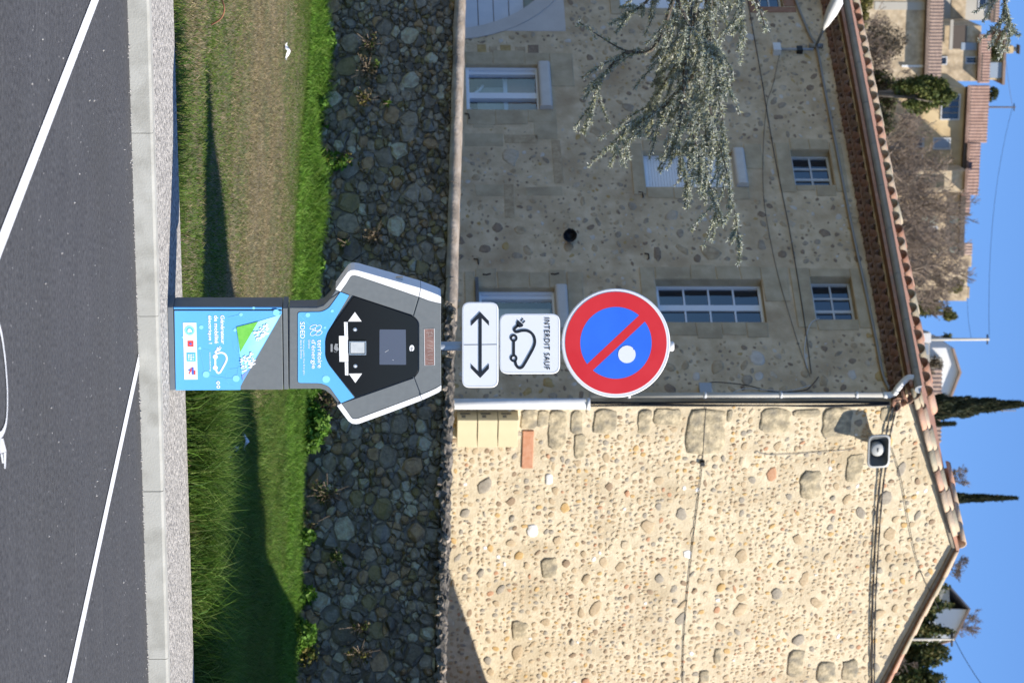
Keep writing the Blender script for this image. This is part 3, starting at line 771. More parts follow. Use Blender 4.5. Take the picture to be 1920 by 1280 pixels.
for (px0, px1, py0, py1) in ((988, 1008, 982, 1006), (1022, 1036, 886, 908), (1014, 1046, 1044, 1084), (960, 980, 1160, 1200), (1500, 1540, 880, 935), (1478, 1508, 1215, 1270), (1532, 1568, 1240, 1280), (1580, 1608, 1235, 1275), (1310, 1330, 1255, 1285), (1338, 1352, 1212, 1245), (1512, 1530, 890, 930), (965, 990, 1165, 1195)):
    ym = (py0 + py1) / 2; pm = (px0 + px1) / 2
    a = (GF.m(pm, py0)[0], GF.m(pm, py1)[0], GF.m(px0, ym)[1], GF.m(px1, ym)[1])
    if px0 == 1512: continue
    v, f, _ = stone_shape(rounded(rect(*a), .06, 3), .022, gap=.004, n=14, rough=.25, back=-.03, soft=.2, lip=.5, cap=.8, chip=.25)
    MB().add(v, f, True).build('field_stone', PEBBLE[5] if px0 in (988, 1022) else QUOIN, gable); gtaken.append(a)
random.seed(91); field = []
for i in range(170):                                     # larger irregular field stones among the pebbles
    r = random.choice((.07, .085, .10, .12, .15)); x, z = random.uniform(.35, GT - .2), random.uniform(2.2, azp - .3)
    if z > gz(x) - r - .1 or inside(x, z, gtaken, r): continue
    ax, az_ = r * random.uniform(.9, 1.3), r * random.uniform(.5, .9); rot = random.gauss(0, .35); poly = []
    for k in range(10):
        t = 2 * math.pi * k / 10; q = random.uniform(.72, 1.14); a_, b_ = ax * q * math.cos(t), az_ * q * math.sin(t)
        poly.append((x + a_ * math.cos(rot) - b_ * math.sin(rot), z + a_ * math.sin(rot) + b_ * math.cos(rot)))
    v, f, _ = stone_shape(poly, random.uniform(.006, .02), gap=.001, n=10, rough=.25, back=-.03, soft=.15, cap=.78, chip=.3)
    field.append((v, f, ax * az_, random.choices(range(8), (14, 24, 26, 5, 10, 1, 2, 18))[0], True)); gtaken.append((x - ax, x + ax, z - az_, z + az_))
lay_stones('field_stone', field, PEBBLE, gable, 280)
items = []; random.seed(44); row = 1.9
rows_ = []
while row < azp:
    hh = random.uniform(.078, .125); x = random.uniform(.02, .12)
    dens = random.choice((.6, .8, .95, 1.1)); lean = random.choice((-1, 0, 0, 0, 1)) * .6
    while x < GT - .05:
        wd = random.uniform(.5, 1.05) * hh * random.choice((.6, .8, 1, 1, 1.35, 1.7)); xx = x + wd / 2; zz = row + random.gauss(0, .016)
        gapx = random.uniform(.002, .030) / dens
        if zz < gz(xx) - .12 and not inside(xx, zz, gtaken, wd * .45) and random.random() < .93:
            r = wd / 2; az = hh * random.uniform(.32, .54) * random.choice((.7, 1, 1, 1)); rot = lean * random.uniform(.5, 1.2) + random.gauss(0, .25); n = 9; poly = []
            for k in range(n):
                t = 2 * math.pi * k / n; q = random.uniform(.74, 1.14)
                a_, b_ = r * q * math.cos(t), az * q * math.sin(t)
                poly.append((xx + a_ * math.cos(rot) - b_ * math.sin(rot), zz + a_ * math.sin(rot) + b_ * math.cos(rot)))
            v, f, rr = stone_shape(poly, random.uniform(.002, .012), gap=.0005, n=n, rough=.2, back=-.02, soft=.3, chip=.2)
            items.append((v, f, r * az, random.choices(range(8), (28, 27, 13, 8, 9, 1, 3, 22))[0], zz > 2.3 and xx < 5.5))
        x += wd + gapx
    row += hh * random.uniform(.92, 1.06)
lay_stones('pebble', items, PEBBLE, gable, 290, mass_name='small_pebbles')

# ---------------------------------------------------------------- eaves of the front: genoise, gutter, tiles
def half_tile(r0, r1, L, th=.016, n=7, up=True):
    """a barrel tile along +y from y=0 (radius r0) to y=L (radius r1), back upward"""
    vs = []
    for y, r in ((0, r0), (L, r1)):
        for q in (r, r - th):
            for k in range(n):
                t = math.pi * k / (n - 1); vs.append((q * math.cos(t), y, q * math.sin(t)))
    fs = []
    A, B, C_, D = 0, n, 2 * n, 3 * n
    for k in range(n - 1):
        fs += [(A + k, A + k + 1, C_ + k + 1, C_ + k), (B + k + 1, B + k, D + k, D + k + 1), (A + k + 1, A + k, B + k, B + k + 1), (C_ + k, C_ + k + 1, D + k + 1, D + k)]
    fs += [(A, C_, D, B), (A + n - 1, B + n - 1, D + n - 1, C_ + n - 1)]
    return vs, fs
v, f = half_tile(.105, .105, .40); tm = [MB().add(v, f, True).build('genoise_tile', m, house) for m in GENOISE]
roof = empty('roof', (0, 0, 0), 0, house)
v, f = half_tile(.118, .098, .45); te = [MB().add(v, f, True).build('eave_tile', m, roof) for m in GABLETILE]
fresh = {id(t): True for t in tm + te}
def put(src, loc, rot, parent):
    if fresh.get(id(src)): o = src; fresh[id(src)] = False
    else: o = src.copy(); COL.objects.link(o)
    o.parent = parent; o.location = loc; o.rotation_euler = rot; return o
zg1 = EAVE_F; 
z_g1 = FF.m(1663, 640, -.10)[1] - .08; z_g2 = FF.m(1679, 640, -.22)[1] - .09
zgut = FF.m(1703, 640, -.42)[1]
SP = .29
fdir = FF.x; fout = -FF.y
for r, (zz, ou) in enumerate(((z_g1, .13), (z_g2, .27))):
    nn = int(13 / SP)
    for i in range(nn):
        x = -.06 - (i + (.5 if r else 0)) * SP
        p = FF.x * x - FF.y * ou + Vector((0, 0, zz + random.uniform(-.006, .006)))
        put(random.choice(tm), p, (random.gauss(0, .02), 0, FF.a), house)
    mb = MB(); mb.box(-13, .02, -ou + .05, .3, zz + .108, zz + .135); fpart(mb, 'genoise_bed', FACADE_MORTAR)
    mb = MB(); mb.box(-13, .0, -ou + .14, .3, zz - .02, zz + .106); fpart(mb, 'genoise_fill', GENOISE[1])
mb = MB(); mb.box(-13, 0, -.28, .3, z_g2 + .136, zgut - .03); fpart(mb, 'soffit', GENOISE[1])
# gutter: a half round trough
gx = MB(); n = 9; prof = [(-.42 + .085 * math.cos(t), zgut + .05 + .085 * math.sin(t)) for t in [math.pi + math.pi * k / (n - 1) for k in range(n)]]
prof = [(prof[0][0] - .012, prof[0][1] + .01)] + prof
vs = [(x, y, z) for x in (-13.0, .10) for y, z in prof]; m_ = len(prof)
gx.add(vs, [(i, i + 1, m_ + i + 1, m_ + i) for i in range(m_ - 1)], True); gx.add([vs[m_ + i] for i in range(m_)], [tuple(range(m_))])
gut = fpart(gx, 'gutter', ZINC)
for i in range(13):
    q = MB(); xx = -.3 - i * 1.0; pr = [(xx, -.42 + .089 * math.cos(t), zgut + .05 + .089 * math.sin(t)) for t in [math.pi + math.pi * k / 6 for k in range(7)]]
    q.tube(pr, .007, 4); q.build('gutter_bracket', ZINC, gut)
ztile = FF.m(1731, 640, -.40)[1] - .10
slope_f = math.atan(slopeL)
for i in range(int(13.2 / SP)):
    x = .12 - i * SP
    p = FF.x * x - FF.y * .40 + Vector((0, 0, ztile + random.uniform(-.012, .012)))
    put(random.choice(te), p, (slope_f + random.gauss(0, .015), random.gauss(0, .02), FF.a), roof)
# roof slabs (ridge runs straight back from the apex)
rdir = (-FF.x)
def gw(x, y, z): return GF.x * x + GF.y * y + Vector((0, 0, z))
def slab(xa, xb_, name, m, lift=.10, th=.05):
    A_ = gw(xa, -.06, gz(xa) + lift); B_ = gw(xb_, -.06, gz(xb_) + lift)
    D = FF.x * -13.3
    vs = [A_, B_, B_ + D, A_ + D]; vs = vs + [p - Vector((0, 0, th)) for p in vs]
    MB().add(vs, [(0, 1, 2, 3), (7, 6, 5, 4), (0, 4, 5, 1), (1, 5, 6, 2), (2, 6, 7, 3), (3, 7, 4, 0)]).build(name, m, roof)
slab(-.42, axp, 'roof_slope', GABLETILE[2]); slab(axp, GT + .3, 'roof_slope', GABLETILE[2])
# verge tiles along both rakes, two courses deep
v2, f2 = half_tile(.105, .085, .52); tv = [MB().add(v2, f2, True).build('verge_tile', m, roof) for m in GABLETILE]
for t in tv: fresh[id(t)] = True
for side in (0, 1):
    L = axp + .35 if side == 0 else GT + .3 - axp
    sl = slopeL if side == 0 else slopeR; ang = math.atan(sl); run = .42 * math.cos(ang); nn = int(L / run) + 1
    for c, (off, lift) in enumerate(((-.02, .035), (.22, .10))):
        for i in range(nn):
            d = i * run + (.18 if c else 0)
            if d > L - .40: continue
            xx = -.35 + d if side == 0 else GT + .3 - d
            p = gw(xx, off, gz(xx) + lift + random.uniform(-.006, .008))
            rz = GF.a - math.pi / 2 if side == 0 else GF.a + math.pi / 2
            o = put(random.choice(tv if random.random() < .8 else [tv[1], tv[3]]), p, (ang + random.gauss(0, .012), random.gauss(0, .02), rz + random.gauss(0, .012)), roof)
mb = MB(); p0 = gw(axp, -.08, azp + .10)
for i in range(4):
    q = MB(); vv, ff = half_tile(.11, .10, .45); q.add(vv, ff, True)
    o = q.build('ridge_tile', random.choice(GABLETILE), roof); o.location = p0 - FF.x * (.40 * i + .12) + Vector((0, 0, .02)); o.rotation_euler = (0, 0, FF.a + math.pi / 2)
# mortar bed below the verge, its dark colour standing for the thin shade there
for side, (xa, xb_) in enumerate(((-.02, axp), (axp, GT))):
    q = MB(); q.prism([(xa, gz(xa) - .01), (xb_, gz(xb_) - .01), (xb_, gz(xb_) + .05), (xa, gz(xa) + .05)], -.035, .05); q.build('verge_bed', mat('verge_shade_mortar', (.20, .17, .13), (.28, .24, .18), 9, .95), house, rz=GF.a)
# genoise return at the corner
for i in range(4):
    put(random.choice(tm), GF.x * (.02 + .0 * i) - GF.y * .05 - FF.y * (.02 + .09 * i) + FF.x * .02 + Vector((0, 0, zgut - .28 + .085 * i)), (0, 0, GF.a + random.gauss(0, .1)), house)

# downpipe: zinc neck from the gutter, beige pipe, thick white lower length
xdp = FF.m(1400, 741, -.10)[0]; zsw = FF.m(1662, 742, -.10)[1]
xg = FF.m(1700, 708, -.42)[0]
zj = FF.m(1105, 745, -.12)[1]
nk = MB(); nk.tube(smooth_line([(xg, -.42, zgut - .02), (xg, -.40, zgut - .12), ((xg + xdp) / 2 + .02, -.26, zgut - .24), (xdp, -.12, zsw + .10), (xdp, -.10, zsw - .05)], 4), .05, 10); dpo = fpart(nk, 'downpipe', PIPE_W)
q = MB(); q.tube([(xdp, -.10, zsw - .04), (xdp, -.10, zj)], .045, 12); q.build('pipe_length', PIPE_B, dpo)
xd2 = FF.m(980, 756, -.14)[0]
for zz in [zj + .6 + i * 1.15 for i in range(6)]:
    if zz < zsw: q = MB(); q.tube([(xdp, -.10, zz - .02), (xdp, -.10, zz + .02)], .053, 12); q.build('pipe_clamp', PIPE_W, dpo)
q = MB(); q.tube([(xd2, -.13, zj - .02), (xd2, -.13, .8)], .082, 16); q.tube([(xd2, -.13, zj + .0), (xd2, -.13, zj - .06)], .09, 16); q.build('cast_iron_foot', PIPE_W, dpo)
# black cable bundle in the corner behind the pipe
cb = MB()
for i in range(4):
    xx = -.002 + .03 * i
    cb.tube(smooth_line([(xx + random.uniform(-.015, .015), -.035 - .012 * (i % 2), zz) for zz in np.linspace(1.6, zgut - .35, 9)], 3), .014, 5)
tag(fpart(cb, 'cable_bundle', CABLE_M), 'black cables running up the corner')

# ================================================================== THINGS FIXED TO THE HOUSE
def wline(pts, frame, off):                      # photo points on the wall -> world points standing off by `off`
    return [frame.world(*((lambda q: (q[0], -off, q[1]))(frame.m(px, py, -off)))) for px, py in pts]
def cable(name, pts, frame, off, r, m, label, cat='cable', n=5):
    mb = MB(); mb.tube(smooth_line(wline(pts, frame, off), 5), r, n)
    return tag(mb.build(name, m), label, cat)
cable('facade_cable', ((1385, -120), (1402, 0), (1425, 130), (1452, 290), (1482, 440), (1508, 600), (1521, 700)), FF, .03, .007, CABLE_M, 'dark cable sloping up the shaded front from the left to the corner')
cable('facade_cable', ((1462, 100), (1449, 160), (1438, 195), (1431, 280), (1433, 380), (1455, 500), (1480, 590), (1502, 660), (1519, 706)), FF, .024, .004, CABLE_M, 'thin dark wire leaving the small white box and passing left of the upper windows')
cable('facade_cable', ((1536, 597), (1522, 604), (1513, 625), (1508, 660), (1514, 690)), FF, .028, .007, CABLE_W, 'short white cable curving out of the upper right attic window')
cable('facade_cable', ((1535, 706), (1522, 722), (1505, 732), (1450, 734), (1400, 722), (1340, 716), (1324, 722)), FF, .035, .008, CABLE_M, 'slack black cable from the corner down to the grey box beside the downpipe')
cable('facade_cable', ((1520, 722), (1470, 733), (1400, 728), (1370, 738)), FF, .05, .006, CABLE_W, 'thin white cable looping beside the downpipe')
cable('eaves_conduit', ((1470, -80), (1492, 0), (1517, 62), (1532, 92), (1543, 150), (1561, 240), (1580, 340), (1598, 430), (1622, 540), (1643, 640), (1655, 700), (1668, 730)), FF, .05, .021, CABLE_G, 'grey conduit clipped along the top of the shaded front under the eaves', 'conduit', 6)
# twisted power cables across the gable
for k, (dx, lab) in enumerate(((0, 'upper black power cable strung across the top of the sunlit gable'), (-8, 'lower black power cable strung across the top of the sunlit gable'))):
    mb = MB()
    base = smooth_line(wline([(1682 + dx, 762), (1672 + dx, 800), (1664 + dx, 850), (1654 + dx * .8, 930), (1646 + dx * .7, 1040), (1641 + dx * .6, 1150), (1639 + dx * .5, 1300)], GF, .05), 8)
    for ph in (0, math.pi):
        mb.tube([Vector(p) + Vector((0, 0, .008)) * math.sin(i * .9 + ph) - GF.y * .008 * math.cos(i * .9 + ph) for i, p in enumerate(base)], .0085, 5)
    tag(mb.build('power_cable', CABLE_M), lab, 'cable')
cable('gable_wire', ((1324, 764), (1321, 800), (1317, 866), (1310, 930), (1301, 1000), (1290, 1100), (1282, 1200), (1280, 1300)), GF, .02, .006, CABLE_M, 'thin dark wire crossing the middle of the sunlit gable', 'wire')
cable('gable_wire', ((1672, 838), (1690, 900), (1706, 990), (1722, 1058), (1740, 1100), (1760, 1140)), GF, .03, .005, CABLE_M, 'fine wire rising from the loudspeaker to the right-hand roof edge', 'wire')
cable('gable_wire', ((1418, 845), (1440, 852), (1500, 850), (1560, 845), (1600, 842)), GF, .015, .005, CABLE_G, 'fine pale wire hanging down the gable below the loudspeaker', 'wire')
p = wline([(1317, 868)], GF, .03)[0]; mb = MB(); mb.box(-.035, .035, -.03, .03, -.035, .035)
tag(mb.build('wire_connector', IRON, None, p, GF.a), 'small black connector on the wire of the sunlit gable', 'connector')

# horn loudspeaker
hx, hz = GF.m(1640, 850, -.30)
hs = tag(empty('horn_loudspeaker', GF.world(hx, 0, hz), GF.a - R_(2)), 'pale grey rectangular horn loudspeaker on the sunlit gable below the eave', 'loudspeaker')
HORN = mat('horn_grey', (.40, .40, .38), (.46, .455, .43), 6, .5); HORND = mat('horn_inside', (.10, .105, .105), rough=.6)
def rr(w_, h_, r): return rounded(rect(-w_ / 2, w_ / 2, -h_ / 2, h_ / 2), r, 4)
tilt = Matrix.Rotation(R_(-4), 4, 'X') @ Matrix.Rotation(R_(-16), 4, 'Z') @ Matrix.Scale(1.2, 4)
def loft(rings, m, name, parent, close_last=False, mtx=None):
    mb = MB(); n = len(rings[0][1]); vs = []
    for y, poly in rings: vs += [(x, y, z) for x, z in poly]
    if mtx is not None: vs = [tuple(mtx @ Vector(v_)) for v_ in vs]
    fs = [(k * n + i, k * n + (i + 1) % n, (k + 1) * n + (i + 1) % n, (k + 1) * n + i) for k in range(len(rings) - 1) for i in range(n)]
    if close_last: fs.append(tuple((len(rings) - 1) * n + i for i in range(n)))
    mb.add(vs, fs, True); return mb.build(name, m, parent)
hb = loft([(-.05, rr(.12, .10, .03)), (-.18, rr(.22, .16, .05)), (-.34, rr(.42, .27, .08)), (-.36, rr(.44, .29, .08)), (-.375, rr(.44, .29, .08)), (-.375, rr(.395, .245, .07))], HORN, 'horn', hs, mtx=tilt)
loft([(-.374, rr(.395, .245, .07)), (-.30, rr(.30, .19, .06)), (-.20, rr(.16, .12, .04)), (-.16, rr(.10, .08, .03))], HORND, 'horn_throat', hb, True, tilt)
loft([(-.19, circ(0, 0, .085, 20)), (-.31, circ(0, 0, .088, 20)), (-.325, circ(0, 0, .07, 20))], HORN, 'driver_ring', hb, True, tilt)
loft([(-.326, rr(.05, .02, .005)), (-.33, rr(.05, .02, .005))], HORND, 'driver_slot', hb, True, tilt)
mb = MB(); mb.box(-.03, .03, -.06, 0, -.02, .20); mb.tube([(0, -.03, .16), (0, -.2, .20), (0, -.25, .12)], .014, 6); mb.build('bracket', IRON, hs)
mb = MB(); mb.box(-.10, .02, -.07, -.002, .16, .24); mb.build('terminal_box', GREYPLASTIC, hs)
mb = MB(); mb.tube(smooth_line([(-.02, -.06, .2), (.1, -.12, .22), (.14, -.2, .14), (.08, -.2, .06)], 4), .007, 5); mb.build('speaker_lead', CABLE_W, hs)

# three beige meter boxes, one above the other
MBX = mat('beige_meter_box', (.60, .51, .31), (.57, .48, .29), 4, .55); MBS = mat('box_label', (.16, .15, .12), rough=.6)
bx0 = GF.m(915, 788, -.24)[0]; bx1 = GF.m(915, 838, -.24)[0]
labs = ('lowest beige meter box at the foot of the gable corner, just above the wall', 'middle beige meter box of the column of three at the gable corner', 'topmost beige meter box of the column of three at the gable corner')
for i, (pa, pb) in enumerate(((856.5, 894.5), (895, 933), (933.5, 972))):
    a, b = GF.m(pa, 812, -.24)[1], GF.m(pb, 812, -.24)[1]
    t = tag(empty('meter_box', GF.world((bx0 + bx1) / 2, 0, a), GF.a), labs[i], 'meter box', 'meter boxes at the gable corner')
    hw = (bx1 - bx0) / 2
    mb = MB(); mb.box(-hw, hw, -.22, -.002, .004, b - a - .004); mb.build('body', MBX, t)
    mb = MB(); mb.prism(rounded(rect(-hw - .004, hw + .004, .006, b - a - .006), .008, 2), -.24, -.222, .004); mb.build('door', MBX, t)
    mb = MB(); mb.box(-hw - .004, -hw - .001, -.17, -.11, .07, .13); mb.box(-hw - .004, -hw - .001, -.09, -.05, .05, .20); mb.build('side_label', MBS, t)

# wall lamp, hooks, boxes and the lamp under the eaves
lx, lz = FF.m(1068, 436, -.16)
wl = tag(empty('wall_lamp', FF.world(lx, 0, lz), FF.a), 'black dome wall lamp between the ground-floor windows', 'lamp')
def lathe(prof, n=20):
    vs = [(r * math.cos(2 * math.pi * k / n), r * math.sin(2 * math.pi * k / n), z) for r, z in prof for k in range(n)]
    return vs, [(j * n + k, j * n + (k + 1) % n, (j + 1) * n + (k + 1) % n, (j + 1) * n + k) for j in range(len(prof) - 1) for k in range(n)]
mb = MB(); v, f = lathe([(.001, .035), (.03, .03), (.075, .0), (.10, -.045), (.112, -.07), (.105, -.07), (.07, -.01)])
mtx = Matrix.Translation((0, -.16, .0)) @ Matrix.Rotation(R_(96), 4, 'Y')
mb.add([tuple(Matrix.Translation((0, -.12, 0)) @ Matrix.Rotation(R_(-95), 4, 'Y') @ Matrix.Rotation(R_(-30), 4, 'X') @ Vector(q)) for q in v], f, True); mb.build('lamp_shade', IRON, wl)
mb = MB(); mb.tube([(-.03, -.12, 0), (-.10, -.12, 0), (-.13, -.10, 0)], .03, 8); mb.tube([(-.12, -.11, 0), (-.12, 0, .0)], .014, 6); mb.build('lamp_arm', IRON, wl)
hk = (('left of the sill of the right ground-floor window', 893, 490), ('beside the white stone left of the sign', 1213, 480), ('below the roller shutter window', 1202, 365), ('at the lower right corner of the left ground-floor window', 876, 218),
      ('beside the right ground-floor window, near its shutter box', 1040, 513), ('beside the right ground-floor window, near its sill', 912, 514))
for i, (lab, px, py) in enumerate(hk):
    pts_ = wline([(px - 5, py - 5), (px + 3, py - 4), (px + 4, py + 5)], FF, .02) if i < 4 else wline([(px - 7, py), (px, py + 1), (px + 8, py - 1)], FF, .02)
    mb = MB(); mb.tube(pts_, .012, 5); mb.tube([pts_[1], pts_[1] + FF.y * .03], .012, 5)
    tag(mb.build('shutter_hook', RUST), 'rusty hook ' + lab, 'hook', 'iron hooks on the shaded front')
a = rc(1311, 1335, 717, 736, -.08)
jb = tag(empty('junction_box', FF.world((a[0] + a[1]) / 2, 0, a[2]), FF.a), 'grey plastic junction box beside the downpipe on the shaded front', 'electric box')
mb = MB(); hw = (a[1] - a[0]) / 2; mb.prism(rounded(rect(-hw, hw, 0, a[3] - a[2]), .01, 2), -.085, -.025, .006); mb.build('lid', GREYPLASTIC, jb)
mb = MB(); mb.box(-hw + .004, hw - .004, -.024, -.002, .004, a[3] - a[2] - .004); mb.build('back_box', GREYPLASTIC, jb)
a = rc(1449, 1464, 82, 96, -.10)
sb = tag(empty('small_white_box', FF.world((a[0] + a[1]) / 2, 0, a[2]), FF.a), 'small white box below the eaves lamp on the shaded front', 'electric box')
hw = (a[1] - a[0]) / 2; mb = MB(); mb.prism(rounded(rect(-hw, hw, 0, a[3] - a[2]), .01, 2), -.13, -.002, .006); mb.build('case', PIPE_W, sb)
b_ = FF.m(1524, 90, -.05)[1] - a[2]; mb = MB(); mb.tube([(0, -.06, a[3] - a[2]), (0, -.06, b_)], .022, 6); mb.build('conduit', GREYPLASTIC, sb)
mb = MB(); mb.box(-.06, .06, -.09, -.002, (a[3] - a[2]) + .28, (a[3] - a[2]) + .38); mb.build('clamp', IRON, sb)
q0, q1, q2, q3 = FF.world(*(lambda q: (q[0], -.03, q[1]))(FF.m(1530, 86, -.03))), None, None, None
off = -1.0
def fp(px, py, o): q = FF.m(px, py, -o); return FF.world(q[0], -o, q[1])
q1 = fp(1546, 50, .9); q2 = fp(1569, 4, 1.45); q3 = fp(1573, -12, 1.62)
sl = tag(empty('street_lamp', q0), 'white street lamp on a bracket below the eaves at the top left of the house', 'street lamp')
mb = MB(); mb.tube([(0, 0, 0), q1 - q0], .025, 8); mb.tube([(0, 0, -.12), (0, 0, .12)], .04, 8); mb.build('arm', ZINC, sl)
mb = MB(); d = (q2 - q1); mb.tube([q1 - q0 - d * .05, q1 - q0 + d * .12, q1 - q0 + d * .6, q2 - q0, q3 - q0], [.03, .06, .105, .11, .05], 10); mb.build('lamp_head', PIPE_W, sl)

# ================================================================== CHARGING STATION
SG = Vector((.045, 15.99, .116)); SA = 20.0
SF = Frame(SG, SA)
st = tag(empty('charging_station', SG, SF.a), 'grey electric-car charging station with blue stickers and white side bands on the pavement', 'charging station')
SGREY = mat('station_grey', (.128, .142, .147), (.142, .156, .160), 30, .5, .06, 400); SDARK = mat('station_side_grey', (.125, .14, .155), (.145, .16, .175), 6, .38)
SWHITE = mat('station_white', (.80, .80, .80), rough=.4); SBLUE = mat('sticker_blue', (.10, .385, .76), (.12, .41, .78), 1.5, .42)
SSEAM = mat('panel_seam', (.015, .017, .02), rough=.6); SBLACK = mat('black_glass_panel', (.0055, .006, .009), rough=.1, spec=.22)
SDISP = mat('display_glass', (.070, .082, .12), rough=.22, spec=.6); PALEDOT = mat('pale_blue_print', (.24, .62, .86), rough=.45); LINEB = mat('thin_blue_print', (.17, .51, .84), rough=.45)
WPRINT = mat('white_print', (.83, .84, .85), rough=.45); WSTICK = mat('white_sticker', (.80, .80, .80), rough=.5); GPRINT = mat('green_print', (.13, .47, .055), (.17, .52, .075), 40, .5)
CYAN = mat('cyan_print', (.22, .70, .88), (.42, .84, .92), 3.5, .5); CLOUDP = mat('cloud_print', (.85, .87, .88), rough=.5); VIOL = mat('violet_print', (.20, .30, .78), rough=.5)
REDP = mat('red_print', (.72, .06, .06), rough=.5); BLUEP = mat('deep_blue_print', (.07, .12, .50), rough=.5); TEALP = mat('teal_print', (.10, .47, .66), rough=.5); GREYP = mat('grey_print', (.35, .36, .38), rough=.5)
METAL = mat('steel', (.55, .56, .57), rough=.3, metal=.9)
def z1_(zx, zy):                                   # first close-up of the photograph
    x, z = SF.m(300 + zx / 3.4286, 480 + zy / 3.4286); return (x, z - SG.z)
def z8(zx, zy):                                    # close-up of the lower panel
    x, z = SF.m(310 + zx / 7.112, 560 + zy / 7.112); return (x, z - SG.z)
def up1(L): return [z1_(*p) for p in L]
def up8(L): return [z8(*p) for p in L]
DEP = .20
xl, zb_ = z1_(400, 330); xr = z1_(400, 856)[0]
bz0 = z1_(95, 600)[1]; bz1 = z1_(788, 600)[1]; nz1 = z1_(826, 600)[1]
# lower body
mb = MB(); mb.prism(rect(xl + .01, xr, 0, bz1), .0, DEP, .004); mb.build('pedestal', SGREY, st)
mb = MB(); mb.prism(rect(xl - .004, xr + .004, 0, bz0 - .004), -.006, DEP + .006, .003); mb.build('plinth', SDARK, st)
mb = MB(); mb.add([(xl + .006, .012, bz0), (xl + .006, DEP, bz0), (xl + .006, DEP, bz1), (xl + .006, .012, bz1), (xl + .0095, .012, bz0), (xl + .0095, DEP, bz0), (xl + .0095, DEP, bz1), (xl + .0095, .012, bz1)], [(0, 3, 2, 1), (4, 5, 6, 7), (0, 4, 7, 3)]); mb.build('side_panel', SDARK, st)
mb = MB(); mb.prism(rect(xl + .002, xr, bz1 + .004, nz1 - .003), -.002, DEP + .002, .003); mb.build('collar', SGREY, st)
xs0 = z1_(400, 347)[0]
mb = MB(); mb.prism(rect(xl, xs0 - .004, bz0, bz1 - .002), -.001, .012, .002); mb.build('edge_strip', SBLUE, st)
# front lower panel, its blue sticker and prints
mb = MB(); mb.prism(rect(xs0, xr, bz0, bz1 - .002), -.006, .002, .002); fpnl = mb.build('front_panel', SGREY, st)
Y1, Y2, Y3, Y4, Y5 = -.0085, -.0105, -.0125, -.0145, -.0165
def decal(name, poly, m, parent, y, th=.0012, label=None):
    mb = MB(); mb.prism(poly, y, y + th); o = mb.build(name, m, parent)
    if label: o['label'] = label
    return o
blue = [z8(124, 160), z8(141, 1212), z8(1003, 1207), z8(1003, 1163), z8(1030, 1108), z8(1553, 190), z8(1553, 158)]
blue[0] = (xs0 + .002, blue[0][1]); blue[-1] = (xs0 + .002, blue[-1][1]); 
bs = decal('blue_sticker', blue, SBLUE, fpnl, Y1)
decal('photo_print', up8([(950, 370), (1030, 1082), (1545, 195), (1500, 215), (1240, 295)]), CYAN, fpnl, Y2)
decal('photo_print', up8([(950, 370), (1002, 700), (1238, 296)]), GPRINT, fpnl, Y3, label='green meadow corner of the printed picture')
decal('photo_print', up8([(1022, 1010), (1031, 1080), (1130, 920), (1095, 950)]), VIOL, fpnl, Y3 + .0004, label='violet tip of the printed picture')
random.seed(5)
for (cx_, cz_, lx_, lw_, n_) in ((1290, 440, 115, 60, 46), (1100, 830, 95, 85, 54)):
    mb = MB()
    for i in range(n_):
        a, b = random.uniform(-1, 1), random.uniform(-1, 1)
        x_, y_ = cx_ + a * lx_ * .8 + b * 25, cz_ + b * lw_ - a * 55; r1, r2 = random.uniform(8, 26), random.uniform(5, 13)
        pl = [z8(x_ + r1 * random.uniform(.75, 1.1) * math.cos(t) , y_ + r2 * random.uniform(.75, 1.1) * math.sin(t) - r1 * .4 * math.cos(t)) for t in [2 * math.pi * k / 11 for k in range(11)]]
        mb.prism(pl, Y4 - i * .00002, Y4 + .001)
    mb.build('cloud_print', CLOUDP, fpnl)
# pale network of dots and lines
net = [(545, 1000, 45), (945, 1055, 46), (1480, 178, 45), (480, 372, 28), (1010, 203, 24), (460, 650, 20), (930, 410, 22), (1180, 118, 18), (232, 505, 14)]
for x_, y_, r in net:
    q = z8(x_, y_); mb = MB(); mb.prism(circ(q[0], q[1], r / 7.112 * .0032, 20), Y2 + .0002, Y2 + .0012); mb.build('dot_print', PALEDOT, fpnl)
for a, b in (((460, 650), (530, 960)), ((640, 180), (700, 270)), ((840, 240), (1000, 205)), ((1030, 220), (1130, 300)), ((460, 650), (600, 690)), ((980, 890), (960, 1020)), ((620, 1030), (900, 1060)), ((870, 930), (980, 920))):
    mb = MB(); ribbon(mb, up8([a, b]), .0022, Y2 + .0005, Y2 + .0012); mb.build('line_print', LINEB, fpnl)
mb = MB(); ribbon(mb, up8([(905, 560), (915, 640), (945, 690), (990, 715)]), .002, Y2 + .0005, Y2 + .0012); mb.build('line_print', LINEB, fpnl)
mb = MB(); ribbon(mb, up8([(812, 1000), (820, 1080), (850, 1130), (900, 1150)]), .002, Y2 + .0005, Y2 + .0012)
mb.build('line_print', LINEB, fpnl)
def tx8(s, xt, xb, ya, yb, m=WPRINT, bold=0.0, y=Y2, parent=None):  # xb baseline side, xt top side (photo x), ya..yb along the line
    a = z8(xb, ya); b = z8(xt, yb); return text(s, a[0], b[0], min(a[1], b[1]), max(a[1], b[1]), y, m, parent or fpnl, bold=bold)
tx8('Générateur', 797, 735, 212, 595, bold=.022); tx8('de mobilité', 712, 650, 214, 588, bold=.022); tx8('électrique !', 626, 560, 214, 592, bold=.022)
tx8('www.sded.org', 612, 584, 700, 955, bold=.012)
